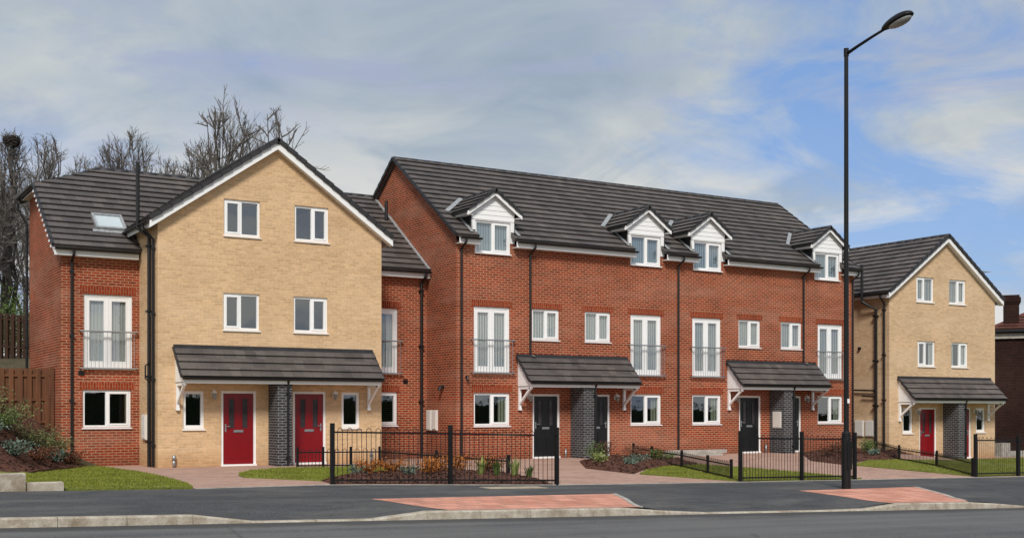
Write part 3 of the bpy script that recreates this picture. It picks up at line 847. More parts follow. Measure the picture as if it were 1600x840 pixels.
# red wings
for side, (xa, xb) in (('l', (6.44, 8.579)), ('r', (15.271, 17.83))):
    if side == 'l': fr = [(7.05, 8.38, 2.77, 4.84)]; w1 = [(7.02, 8.34, 1.09, 2.15)]
    else: fr = [(15.40, 16.78, 2.77, 4.84)]; w1 = [(15.44, 16.76, 1.09, 2.15)]
    mb = MB(); wall_front(mb, YW, [(xa, -.4), (xb, -.4), (xb, 6.02), (xa, 6.02)], fr+w1)
    if side == 'l':
        yb_ = 2*YR_W-YW
        zt = lambda y: min(6.02+SL*(min(y, 2*YR_W-y)-YW)+.08, 8.26)
        y1 = YW+(8.26-6.10)/SL
        yb_ = 39.75
        wall_end(mb, xa, [(YW, -.4), (YW, 6.06), (y1, 8.26), (yb_, 8.26), (yb_, -.4)])
        mb.face([(xa, yb_, -.4), (xa, yb_, 8.2), (17.83, yb_, 8.2), (17.83, yb_, -.4)])
    mb.build('wing_wall', M['red'], A)
    for q in fr: french(A, *q, YW, 'blind' if side == 'l' else 'both'); lintel(A, q[0], q[1], q[3], YW)
    for q in w1: window(A, *q, YW, 'pair'); lintel(A, q[0], q[1], q[3], YW)
    ye = YW-.3; zew = ZR_W-SL*(YR_W-ye); ln = math.hypot(YR_W-ye, ZR_W-zew)
    mb = MB()
    if side == 'l':
        x0, x1 = 6.2, xc
        hv = math.hypot(1, SL); vh = (8.28-zew)/SL*hv                 # half hip
        rh = 2.12
        roof_plane(mb, (x0, ye, zew), (1, 0, 0), slope_dir(0, 1), [(0, 0), (x1-x0, 0), (x1-x0, ln), (rh, ln), (0, vh)])
        roof_plane(mb, (x1, 2*YR_W-ye, zew), (-1, 0, 0), slope_dir(0, -1), [(0, vh), (x1-x0, vh), (x1-x0-rh, ln), (0, ln)])
        yh = ye+(8.28-zew)/SL; dz = ZR_W-8.28; V = Vector((rh, 0, dz)).normalized(); W2 = YR_W-yh
        roof_plane(mb, (x0, 2*YR_W-yh, 8.28), (0, -1, 0), V, [(0, 0), (2*W2, 0), (W2, math.hypot(rh, dz))])
        ro = mb.build('wing_roof', M['roof'], A)
        mb = MB(); ridge_run(mb, (x0+rh, YR_W, ZR_W), (x1, YR_W, ZR_W)); ridge_run(mb, (x0, yh, 8.17), (x0+rh, YR_W, ZR_W)); ridge_run(mb, (x0, 2*YR_W-yh, 8.17), (x0+rh, YR_W, ZR_W)); mb.build('ridge_tiles', M['ridge'], ro, True)
        mb = MB(); verge_run(mb, (x0-.02, ye, zew), (x0-.02, yh, 8.28)); mb.build('verge', M['ridge'], ro)
        mb = MB()
        for i in range(12):
            t = i/12.; y = ye+.05+(yh-ye-.1)*t; mb.box(x0-.075, x0-.056, y, y+.10, zew+SL*(y-ye)-.085, zew+SL*(y-ye)-.02)
        mb.build('bedding_mortar', M['render'], ro)
        mb = MB(); mb.beam((x0+.02, ye+.03, zew-.13), (x0+.02, yh, 8.28-.13), .03, .13); mb.build('barge_board', M['white'], A)
        mb = MB(); mb.prism([(x0+.036, ye+.05, zew-.16), (x0+.036, yh, 8.14), (x0+.036, yh, 8.16), (x0+.036, ye+.05, zew-.14)], (.27, 0, 0)); mb.prism([(x0+.036, yh, 8.14), (x0+.036, 2*YR_W-yh, 8.14), (x0+.036, 2*YR_W-yh, 8.16), (x0+.036, yh, 8.16)], (.27, 0, 0)); mb.build('soffit', M['white'], A)
        gutter(A, (x0-.07, 2*YR_W-yh+.1, 8.24), (x0-.07, yh-.1, 8.24)); downpipe(A, [(x0-.07, 39.95, 8.05), (x0-.07, 39.95, 7.9), (6.38, 39.86, 7.4), (6.38, 39.86, .8)], .04)
        gutter(A, (x0+.02, ye-.07, zew-.05), (8.5, ye-.07, zew-.05)); board(A, (x0+.02, ye+.03, zew-.16), (8.5, ye+.03, zew-.16), .02, .17)
        mb = MB(); mb.box(x0+.05, 8.5, ye+.045, YW-.002, zew-.24, zew-.22); mb.build('soffit', M['white'], A)
        downpipe(A, [(6.72, ye-.07, zew-.1), (6.72, ye-.07, zew-.2), (6.72, YW-.06, zew-.4), (6.72, YW-.06, .1)])
        # roof window
        nrm = Vector((0, -SL, 1)).normalized(); V = slope_dir(0, 1)
        P = lambda u, v, h: Vector((7.5+u, ye, zew))+V*v+nrm*h
        mb = MB(); v0, v1, w = 1.05, 1.95, .86
        for a, b, c, d in ((0, .07, v0, v1), (w-.07, w, v0, v1), (.07, w-.07, v0, v0+.09), (.07, w-.07, v1-.07, v1)):
            mb.prism([P(a, c, .0), P(b, c, .0), P(b, d, .0), P(a, d, .0)], nrm*.135)
        mb.prism([P(-.1, v0-.12, .035), P(w+.1, v0-.12, .035), P(w+.1, v0-.001, .05), P(-.1, v0-.001, .05)], nrm*.012)
        sk = mb.build('skylight', M['lead'], A)
        mb = MB(); mb.face([P(.06, v0+.08, .115), P(w-.06, v0+.08, .115), P(w-.06, v1-.06, .115), P(.06, v1-.06, .115)]); mb.build('pane', M['glass'], sk)
        mb = MB(); mb.face([P(.06, v0+.08, .085), P(w-.06, v0+.08, .085), P(w-.06, v1-.06, .085), P(.06, v1-.06, .085)]); mb.build('blind', M['render'], sk)
    else:
        x0, x1 = xc, 17.83
        roof_plane(mb, (x0, ye, zew), (1, 0, 0), slope_dir(0, 1), [(0, 0), (x1-x0, 0), (x1-x0, ln), (0, ln)])
        roof_plane(mb, (x1, 2*YR_W-ye, zew), (-1, 0, 0), slope_dir(0, -1), [(0, 2.6), (x1-x0, 2.6), (x1-x0, ln), (0, ln)])
        ro = mb.build('wing_roof', M['roof'], A)
        mb = MB(); ridge_run(mb, (x0, YR_W, ZR_W), (x1, YR_W, ZR_W)); mb.build('ridge_tiles', M['ridge'], ro, True)
        mb = MB(); mb.beam((x1-.06, ye, zew+.06), (x1-.06, YR_W, ZR_W+.06), .1, .03); mb.build('flashing', M['lead'], ro)
        gutter(A, (15.29, ye-.07, zew-.05), (x1-.02, ye-.07, zew-.05)); board(A, (15.29, ye+.03, zew-.16), (x1-.02, ye+.03, zew-.16), .02, .17)
        mb = MB(); mb.box(15.29, x1-.02, ye+.045, YW-.002, zew-.24, zew-.22); mb.build('soffit', M['white'], A)
        downpipe(A, [(17.62, ye-.07, zew-.1), (17.62, ye-.07, zew-.2), (17.6, YW-.08, zew-.4), (17.6, YW-.08, .02)], .05)
        mb = MB(); mb.tube([(17.55, 37.2, 8.1), (17.55, 37.2, 8.75)], .06); mb.build('vent_pipe', M['black'], A)
for x, z in ((6.98, 2.62), (17.05, 2.5)):
    mb = MB(); mb.box(x-.08, x+.08, YW-.03, YW-.002, z-.06, z+.06); mb.box(x-.06, x+.06, YW-.05, YW-.031, z-.04, z-.02); mb.box(x-.06, x+.06, YW-.05, YW-.031, z+.0, z+.02); mb.build('air_vent', M['black'], A)

# ---- terrace of four
T = empty('terrace', (26.7, 37, 0), 'long red brick terrace with four white boarded dormers and black front doors', 'house', 'new brick houses')
tx0, tx1 = 17.84, 35.5; yt_e = YF-.3; yr_t = 36.95; zr_t = 10.20; zt_e = zr_t-SL*(yr_t-yt_e)
mods = [22.22, 31.12]
holes = []; dorm = [19.16, 25.28, 28.06, 34.02]
W_g, W_s, W_f, D_ = [], [], [], []
for c in mods:
    for s in (-1, 1):
        a = c+s*3.085; W_g.append((a-.665, a+.665, 1.08, 2.12)); W_f.append((a-.665, a+.665, 2.78, 4.86))
        b = c+s*1.045; W_s.append((b-.53, b+.53, 3.87, 4.87))
        d = c+s*1.02; D_.append((d-.53, d+.53, .02, 2.1))
W_d = [(c-.65, c+.65, 6.57, 7.58) for c in dorm]
mb = MB()
wall_front(mb, YF, [(tx0, -.6), (tx1, -.6), (tx1, 6.9), (tx0, 6.9)], W_g+W_s+W_f+D_+[(a, b, c, 7.7) for a, b, c, d in W_d])
dz = .13
pr = [(YF, -.6), (YF, zt_e+SL*(YF-yt_e)-dz), (yr_t, zr_t-dz), (2*yr_t-YF, zt_e+SL*(YF-yt_e)-dz), (2*yr_t-YF, -.6)]
wall_end(mb, tx0, pr); wall_end(mb, tx1, pr[::-1])
mb.face([(tx0, 2*yr_t-YF, -.6), (tx0, 2*yr_t-YF, 6.9), (tx1, 2*yr_t-YF, 6.9), (tx1, 2*yr_t-YF, -.6)])
mb.build('wall', M['red'], T)
for w in W_g: window(T, *w, YF, 'pair', 'curtain'); lintel(T, w[0], w[1], w[3], YF)
for w in W_s: window(T, *w, YF, 'pair', 'blind'); lintel(T, w[0], w[1], w[3], YF)
for w in W_f: french(T, *w, YF); lintel(T, w[0], w[1], w[3], YF)
for k, d in enumerate(D_): door(T, *d, YF, 'blackdoor', 1 if k % 2 == 0 else -1)
ln = math.hypot(yr_t-yt_e, zr_t-zt_e); x0, x1 = tx0-.13, tx1+.02
# front slope: full upper part, lower strips between the wall dormers
V = slope_dir(0, 1); vcut = .36*2
mb = MB()
cuts = [x0]+[q for c in dorm for q in (c-.655, c+.655)]+[x1]
roof_plane(mb, (x0, yt_e, zt_e), (1, 0, 0), V, [(0, vcut), (x1-x0, vcut), (x1-x0, ln), (0, ln)])
for k in range(0, len(cuts), 2):
    if cuts[k+1]-cuts[k] > .05: roof_plane(mb, (x0, yt_e, zt_e), (1, 0, 0), V, [(cuts[k]-x0, 0), (cuts[k+1]-x0, 0), (cuts[k+1]-x0, vcut), (cuts[k]-x0, vcut)])
roof_plane(mb, (x1, 2*yr_t-yt_e, zt_e), (-1, 0, 0), slope_dir(0, -1), [(0, 0), (x1-x0, 0), (x1-x0, ln), (0, ln)])
RT = mb.build('roof', M['roof'], T)
mb = MB(); ridge_run(mb, (x0, yr_t, zr_t), (x1, yr_t, zr_t)); mb.build('ridge_tiles', M['ridge'], RT, True)
for X in (x0-.03, x1+.03): mb = MB(); verge_run(mb, (X, yt_e-.02, zt_e-.01), (X, yr_t, zr_t)); verge_run(mb, (X, 2*yr_t-yt_e, zt_e-.01), (X, yr_t, zr_t)); mb.build('verge', M['ridge'], RT)
gx = [tx0-.03]+[q for c in dorm for q in (c-.60, c+.74)]+[tx1+.05]
for k in range(0, len(gx), 2):
    a, b = gx[k], gx[k+1]
    if b-a < .1: continue
    gutter(T, (a, yt_e-.07, zt_e-.05), (b, yt_e-.07, zt_e-.05)); board(T, (a, yt_e+.03, zt_e-.15), (b, yt_e+.03, zt_e-.15), .02, .18)
    mb = MB(); mb.box(a, b, yt_e+.045, YF-.002, zt_e-.238, zt_e-.22); mb.build('soffit', M['white'], T)
for x in (18.0, 20.55, 26.7, 32.75, 35.38):
    top = zt_e-.1
    end = 3.36 if x in (20.55, 32.75) else .02
    p = [(x, yt_e-.07, top), (x, yt_e-.07, top-.1), (x, YF-.055, top-.3), (x, YF-.055, end+.06)]
    p += [(x+.02, YF-.06, end), (x+.12, YF-.16, end-.06)] if end > 1 else [(x, YF-.055, .0)]
    downpipe(T, p)
# dormers
for c, w in zip(dorm, W_d):
    hw = .80; yd = YF-.03; zd = 8.56; er = 1.0            # er: half width of its roof
    zed = zd-SL*er
    poly = [(c-hw, zt_e-.10), (c+hw, zt_e-.10), (c+hw, zd-SL*hw-.08), (c, zd-.08), (c-hw, zd-SL*hw-.08)]
    mb = MB()
    wall_front(mb, yd, poly, [(w[0], w[1], zt_e-.2, w[3])], 0)
    for X in (w[0], w[1]): mb.face([(X, yd, zt_e-.10), (X, yd, w[3]), (X, yd+.14, w[3]), (X, yd+.14, zt_e-.10)])
    mb.face([(w[0], yd, w[3]), (w[1], yd, w[3]), (w[1], yd+.14, w[3]), (w[0], yd+.14, w[3])])
    for k in range(5):              # lapped boards
        z0 = w[3]+.03+k*.155; z1 = z0+.15
        xa = min(hw-.02, (zd-.13-z1)/SL)
        xa0 = min(hw-.02, (zd-.13-z0)/SL)
        if xa < .08: break
        mb.prism([(c-xa0, yd-.016, z0), (c+xa0, yd-.016, z0), (c+xa, yd-.004, z1), (c-xa, yd-.004, z1)], (0, .003, 0))
    D = mb.build('dormer', M['white'], T)
    window(T, *w, YF-.03, 'pair', 'shade')  # sky reflection in these panes comes from the painted sheet behind
    yk1 = yt_e+(zd-SL*hw-zt_e)/SL+.3
    for s in (-1, 1):
        mb = MB(); X = c+s*(hw-.012)
        mb.face([(X, yd+.01, zt_e-.0), (X, yd+.01, zd-SL*hw-.05), (X, yk1+.3, zd-SL*hw-.05), (X, yt_e+.2, zt_e)])
        mb.build('cheek', M['black'], D)
    yb1 = yt_e+(zd-zt_e)/SL+.35; ln2 = math.hypot(er, SL*er)
    mb = MB(); y0 = yd-.16
    roof_plane(mb, (c-er, yb1, zed), (0, -1, 0), slope_dir(1, 0), [(0, 0), (yb1-y0, 0), (yb1-y0, ln2), (0, ln2)], gauge=ln2/4, thick=.035)
    roof_plane(mb, (c+er, y0, zed), (0, 1, 0), slope_dir(-1, 0), [(0, 0), (yb1-y0, 0), (yb1-y0, ln2), (0, ln2)], gauge=ln2/4, thick=.035)
    mb.build('dormer_roof', M['roof'], D)
    mb = MB(); ridge_run(mb, (c, y0-.03, zd+.01), (c, yb1-.2, zd+.01), .09); mb.build('ridge_tiles', M['ridge'], D, True)
    for s in (-1, 1): mb = MB(); verge_run(mb, (c+s*er, y0-.03, zed), (c, y0-.03, zd), .05, .08); mb.build('verge', M['ridge'], D)
    mb = MB()
    for s in (-1, 1):
        a = Vector((c+s*er, y0+.002, zed-.045)); b = Vector((c, y0+.002, zd-.045)); d = Vector((0, 0, .13))
        mb.prism([a, b, b-d, a-d], (0, .025, 0))
        mb.box(c+s*er-.012, c+s*er+.012, y0+.03, yt_e+(zed-zt_e)/SL+.1, zed-.15, zed-.045)
        mb.prism([(c+s*er*.99, y0+.03, zed-.15), (c+s*(hw+.005), y0+.03, zed-.15), (c+s*(hw+.005), y0+.03, zed-.135), (c+s*er*.99, y0+.03, zed-.135)], (0, .8, 0))
    mb.build('barge_board', M['white'], D)
    mb = MB()       # gutters along the little eaves, lead valley aprons
    for s in (-1, 1):
        mb.beam((c+s*(er+.05), y0+.02, zed-.05), (c+s*(er+.05), yt_e+(zed-zt_e)/SL+.02, zed-.05), .08, .07)
    mb.build('gutter', M['black'], D)
    mb = MB(); n = Vector((0, -SL, 1)).normalized()
    for s in (-1, 1):
        a = Vector((c+s*(er+.12), yt_e+(zed-zt_e)/SL, zed)); b = Vector((c+s*.1, yt_e+(zd-.07-zt_e)/SL, zd-.07)); up = Vector((0, .02, 0))
        o_ = Vector((s*.13, .05, 0.035))
        mb.prism([a+n*.075, b+n*.075, b+n*.075+o_, a+n*.075+o_], n*.01)
        a = Vector((c+s*(hw+.0), yt_e+.12, zt_e+.12*SL)); b = Vector((c+s*(hw+.0), yt_e+(zed-zt_e)/SL, zed)); o_ = Vector((s*.12, 0, 0))
        mb.prism([a+n*.075, b+n*.075, b+n*.075+o_, a+n*.075+o_], n*.01)
    mb.build('flashing', M['lead'], D)
for c in mods:
    canopy(T, c-2.12, c+2.16, YF, 0)
    pier(T, c-.06, c+.42, YF, 0)
    downpipe(T, [(c+.36, YF-.9, 2.42), (c+.36, YF-.83, 2.3), (c+.36, YF-.83, .0)], .036)
    wall_lamp(T, c-1.72, YF, 1.98); wall_lamp(T, c+1.75, YF, 1.98)
    mb = MB(); mb.tube([(c-.3, YF-.07, -.05), (c-.3, YF-.07, .3)], .03); mb.build('drain_pipe', M['steel'], T, True)
mb = MB(); X = mods[1]-.06; mb.box(X-.02, X-.002, YF-.62, YF-.18, .92, 1.52); mb.box(X-.028, X-.0205, YF-.59, YF-.21, .95, 1.49); mb.build('meter_cover', M['cream'], T)
meter_box(T, tx0, 33.93, 34.26, .92, 1.58); meter_box(T, tx0, 34.31, 34.64, .92, 1.58)
mb = MB(); mb.tube([(tx0-.001, 33.55, 2.33), (tx0-.12, 33.55, 2.30), (tx0-.17, 33.55, 2.2)], .06, 8); mb.build('flue', M['black'], T)
mb = MB(); mb.tube([(18.2, YF-.001, 2.62), (18.2, YF-.08, 2.6), (18.2, YF-.1, 2.52)], .045, 8); mb.build('flue', M['black'], T)

# ---- far buff house
C = empty('house', (40.75, 37, -.45), 'pale buff gabled house without wings, right of the long red brick terrace', 'house', 'new brick houses')
xl, xr, xc = 37.5, 44.05, 40.8; zo = -.45; zrc = 8.76; yc1 = 46.5
wins = [(39.10, 40.15, 5.98, 6.98), (41.1, 42.15, 5.98, 6.98), (39.18, 40.23, 3.36, 4.38), (41.24, 42.29, 3.36, 4.38)]
smalls = [(38.29, 38.88, .64, 1.66), (42.82, 43.41, .64, 1.66)]
doors = [(39.28, 40.32, -.43, 1.67), (41.45, 42.49, -.43, 1.67)]
zg = zrc-.14
mb = MB(); wall_front(mb, YF, [(xl, -1.2), (xr, -1.2), (xr, zg-SL*(xr-xc)), (xc, zg), (xl, zg-SL*(xc-xl))], wins+smalls+doors)
for X in (xl, xr): wall_end(mb, X, [(YF, -1.2), (YF, 6.2), (yc1, 6.2), (yc1, -1.2)])
mb.face([(xl, yc1, -1.2), (xl, yc1, 6.2), (xc, yc1, zg), (xr, yc1, 6.2), (xr, yc1, -1.2)])
mb.build('wall', M['buff_far'], C)
for k, w in enumerate(wins): window(C, *w, YF, 'pair_l' if k % 2 == 0 else 'pair_r', 'blind' if k < 2 else 'both')
for w in smalls: window(C, *w, YF, 'small')
for k, d in enumerate(doors): door(C, *d, YF, 'reddoor', 1 if k == 0 else -1)
zec, roofC = gable_roof_parts(C, xc, 3.55, YF-.22, yc1+.2, zrc)
canopy(C, 38.02, 43.6, YF, zo)
pier(C, 40.72, 41.16, YF, zo)
downpipe(C, [(41.1, YF-.9, 1.97), (41.1, YF-.83, 1.85), (41.1, YF-.83, -.43)], .036)
wall_lamp(C, 39.08, YF, 1.5); wall_lamp(C, 42.66, YF, 1.5)
gutter(C, (xc-3.61, YF-.18, zec-.06), (xc-3.61, yc1, zec-.06)); board(C, (xc-3.535, YF-.14, zec-.14), (xc-3.535, yc1, zec-.14), .02, .15)
gutter(C, (xc+3.61, YF-.18, zec-.06), (xc+3.61, yc1, zec-.06)); board(C, (xc+3.535, YF-.14, zec-.14), (xc+3.535, yc1, zec-.14), .02, .15)
mb = MB(); mb.box(xc-3.52, xl-.002, YF, yc1, zec-.215, zec-.2); mb.build('soffit', M['white'], C)
downpipe(C, [(xc-3.61, YF+.2, zec-.1), (xc-3.61, YF+.2, zec-.2), (xl-.07, YF+.2, zec-.45), (xl-.07, YF+.2, -.42)], .04)
downpipe(C, [(37.15, YF+1.1, 7.45), (37.15, YF+1.1, 6.3), (37.15, YF+1.1, 5.95), (xl-.09, YF+.6, 5.6), (xl-.09, YF+.6, -.42)], .06, 'soil_stack')
mb = MB(); mb.tube([(xl-.1, YF+.6, 2.35), (xl-.1, YF+2.6, 2.42)], .035, 8); mb.tube([(xl-.1, YF+.6, 2.1), (xl-.1, YF+1.3, 2.14)], .03, 8); mb.build('waste_pipe', M['black'], C)
mb = MB(); mb.tube([(xl-.001, YF+1.5, 4.1), (xl-.1, YF+1.5, 4.08)], .06, 8); mb.build('flue', M['black'], C)
meter_box(C, xl, YF+.75, YF+1.2, .5, 1.15); meter_box(C, xl, YF+1.3, YF+1.75, .5, 1.15)
mb = MB(); mb.box(43.62, 43.68, YF-.08, YF-.002, 5.9, 5.98); 
mb = MB(); mb.tube([(xr+.05, YF+.3, 5.55), (xr+.05, YF+.3, -.42)], .04); mb.build('downpipe', M['black'], C)

# ---- dark old brick house at the right edge, turned a little towards the road
dx0, dx1, dy0, dy1, dze = 50.50, 62.5, 37.55, 46.5, 5.5
Dh = empty('house', (dx0, dy0, -.9), 'old soot dark brick house with a broad chimney, at the right edge', 'house')
ym = (dy0+dy1)/2; hp = ym-dy0+.25; s = .50; dzr = dze+s*hp
mb = MB(); wins = [(dx0+3, dx0+4.2, .8, 2.4), (dx0+3, dx0+4.2, 3.3, 4.7)]
wall_front(mb, dy0, [(dx0, -1.8), (dx1, -1.8), (dx1, dze), (dx0, dze)], wins)
for X in (dx0, dx1): mb.face([(X, dy0, -1.8), (X, dy0, dze), (X, dy1, dze), (X, dy1, -1.8)])
mb.face([(dx0, dy1, -1.8), (dx0, dy1, dze), (dx1, dy1, dze), (dx1, dy1, -1.8)]); mb.build('wall', M['old'], Dh)
for q in wins: window(Dh, *q, dy0, 'pair')
mb = MB(); V = Vector((0, 1, s)).normalized(); ln = math.hypot(hp, s*hp); W = dx1-dx0+.5; DD = dy1-dy0+.5
roof_plane(mb, (dx0-.25, dy0-.25, dze), (1, 0, 0), V, [(0, 0), (W, 0), (W-hp, ln), (hp, ln)])
roof_plane(mb, (dx1+.25, dy1+.25, dze), (-1, 0, 0), Vector((0, -1, s)).normalized(), [(0, 0), (W, 0), (W-hp, ln), (hp, ln)])
roof_plane(mb, (dx0-.25, dy1+.25, dze), (0, -1, 0), Vector((1, 0, s)).normalized(), [(0, 0), (DD, 0), (DD/2, ln)])
roof_plane(mb, (dx1+.25, dy0-.25, dze), (0, 1, 0), Vector((-1, 0, s)).normalized(), [(0, 0), (DD, 0), (DD/2, ln)])
ro = mb.build('roof', M['oldroof'], Dh)
mb = MB(); ridge_run(mb, (dx0-.25+hp, ym, dzr), (dx1+.25-hp, ym, dzr), .13); ridge_run(mb, (dx0-.25, dy0-.25, dze), (dx0-.25+hp, ym, dzr), .12); mb.build('ridge_tiles', M['clay'], ro, True)
mb = MB(); mb.box(dx0-.25, dx1+.25, dy0-.37, dy0-.25, dze-.14, dze-.02); mb.build('gutter', M['black'], Dh)
mb = MB(); mb.box(dx0-.1, dx1+.1, dy0-.14, dy0-.002, dze-.45, dze-.2); mb.build('stone_band', M['stone'], Dh)
mb = MB(); cx, cy = dx0+.78, dy0+.62; ct = 7.2
mb.box(cx-.36, cx+.36, cy-.34, cy+.34, dze-.1, ct-.42); mb.box(cx-.40, cx+.40, cy-.38, cy+.38, ct-.4195, ct-.33); mb.box(cx-.44, cx+.44, cy-.42, cy+.42, ct-.3295, ct-.12); mb.box(cx-.38, cx+.38, cy-.36, cy+.36, ct-.1195, ct)
mb.build('chimney', M['old'], Dh)
Dh.rotation_euler = (0, 0, R(-55))
# ---- white rendered block behind it
ex0, ex1, ey0, ey1, ezt = 58.5, 65.6, 48., 56., 8.35
E_ = empty('house', (62, 52, -.9), 'white rendered flat roofed block with an aerial, half hidden behind the far buff house', 'house')
mb = MB(); wins = [(ex0+.8, ex0+2., 4.6, 5.8)]
wall_front(mb, ey0, [(ex0, -2), (ex1, -2), (ex1, ezt), (ex0, ezt)], wins)
for X in (ex0, ex1): mb.face([(X, ey0, -2), (X, ey0, ezt), (X, ey1, ezt), (X, ey1, -2)])
mb.face([(ex0, ey1, -2), (ex0, ey1, ezt), (ex1, ey1, ezt), (ex1, ey1, -2)]); mb.face([(ex0, ey0, ezt-.1), (ex1, ey0, ezt-.1), (ex1, ey1, ezt-.1), (ex0, ey1, ezt-.1)]); mb.build('wall', M['render'], E_)
for q in wins: window(E_, *q, ey0, 'pair')
mb = MB(); mb.box(ex0-.06, ex1+.06, ey0-.06, ey0+.2, ezt+.002, ezt+.08); mb.box(ex1-.2, ex1+.06, ey0+.2005, ey1, ezt+.002, ezt+.08); mb.build('coping', M['render'], E_)
mb = MB(); ax, ay, az_ = 64.3, 48.6, ezt-.1
mb.tube([(ax, ay, az_), (ax, ay, az_+2.1)], .03, 6); mb.tube([(ax-.5, ay, az_+2.0), (ax+.5, ay, az_+2.0)], .018, 5)
for k in range(6): mb.tube([(ax-.45+k*.18, ay-.3, az_+2.0), (ax-.45+k*.18, ay+.3, az_+2.0)], .012, 4)
mb.tube([(ax+.2+.35*math.cos(t), ay, az_+1.1+.4*math.sin(t)) for t in [i*math.pi/8 for i in range(17)]], .02, 5)
mb.build('aerial', M['steel'], E_)
mb = MB(); mb.tube([(ax-.9, ay+.3, az_), (ax-.9, ay+.3, az_+1.4)], [.16, .13], 10); mb.build('flue', M['black'], E_)

# plain inner partitions and floors, dimly seen through the glass
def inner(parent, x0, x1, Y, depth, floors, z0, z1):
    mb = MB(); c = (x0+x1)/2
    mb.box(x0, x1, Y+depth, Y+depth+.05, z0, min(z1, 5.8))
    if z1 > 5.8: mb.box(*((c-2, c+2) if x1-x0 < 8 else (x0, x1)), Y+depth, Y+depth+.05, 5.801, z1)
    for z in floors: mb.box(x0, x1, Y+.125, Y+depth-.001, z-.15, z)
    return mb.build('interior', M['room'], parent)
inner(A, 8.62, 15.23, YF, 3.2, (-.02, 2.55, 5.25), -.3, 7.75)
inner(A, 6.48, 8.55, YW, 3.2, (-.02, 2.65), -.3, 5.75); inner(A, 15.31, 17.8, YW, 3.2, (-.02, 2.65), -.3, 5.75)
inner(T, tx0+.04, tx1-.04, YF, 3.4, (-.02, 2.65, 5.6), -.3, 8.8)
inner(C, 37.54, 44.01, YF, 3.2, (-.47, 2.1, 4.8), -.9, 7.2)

# ------------------------------------------------------------------ street lamp
LX, LY = 20.81, 19.4; lz = PV(LX, LY)
lamp = empty('street_lamp', (LX, LY, lz), 'tall black street lamp column with a thick base on the salmon paving', 'street lamp')
mb = MB(); mb.tube([(LX, LY, lz-.02), (LX, LY, lz+.0), (LX, LY, lz+1.28), (LX, LY, lz+1.33)], [.11, .105, .105, .065], 16); mb.build('base', M['iron'], lamp, False)
mb = MB(); mb.box(LX-.075, LX+.075, LY-.112, LY-.1, lz+.45, lz+1.1); mb.build('access_door', M['iron'], lamp)
mb = MB(); mb.tube([(LX, LY, lz+1.3), (LX, LY, lz+10.1)], [.060, .047], 14); mb.tube([(LX, LY, lz+9.95), (LX, LY, lz+10.13)], .058, 14); mb.build('column', M['iron'], lamp, False)
az = lz+10.0
e = Vector((LX+.04, LY-1.15, az+.30))
mb = MB(); mb.tube([(LX, LY, az), (LX+.01, LY-.3, az+.09), (LX+.03, LY-.75, az+.21), e], [.04, .036, .032, .03], 10); mb.build('arm', M['iron'], lamp, True)
def ell(mb, c, rx, ry, rz, d, lo, hi, nu=16, nv=8, mi=0):
    d = Vector(d).normalized(); side = d.cross(Vector((0, 0, 1))).normalized(); up = side.cross(d)
    rows = []
    for j in range(nv+1):
        t = lo+(hi-lo)*j/nv
        rows.append([Vector(c)+up*rz*math.sin(t)+(d*ry*math.cos(2*math.pi*i/nu)*(1-.12*math.cos(2*math.pi*i/nu))+side*rx*math.sin(2*math.pi*i/nu))*math.cos(t) for i in range(nu)])
    for j in range(nv):
        for i in range(nu):
            i2 = (i+1) % nu; mb.face([rows[j][i], rows[j][i2], rows[j+1][i2], rows[j+1][i]], mi)
dirn = Vector((.03, -1, .20))
hc = e+dirn.normalized()*.34
mb = MB(); ell(mb, hc, .17, .43, .15, dirn, 0, math.pi/2); ell(mb, hc, .17, .43, .03, dirn, -math.pi/2, 0); hd = mb.build('lamp_head', M['iron'], lamp, True)
mb = MB(); ell(mb, hc+Vector((0, -.06, -.02)), .13, .30, .10, dirn, -math.pi/2, 0); mb.build('lamp_bowl', M['lampglass'], lamp, True)
mb = MB(); fw = Vector((-math.sin(R(31.3)), -math.cos(R(31.3)), 0)); c = Vector((LX, LY, lz+2.02)); rt = Vector((fw.y, -fw.x, 0))
mb.prism([c+Vector((-.035, -.066, -.05)), c+Vector((.035, -.066, -.05)), c+Vector((.035, -.066, .05)), c+Vector((-.035, -.066, .05))], (0, -.006, 0)); mb.build('number_plate', M['white'], lamp)

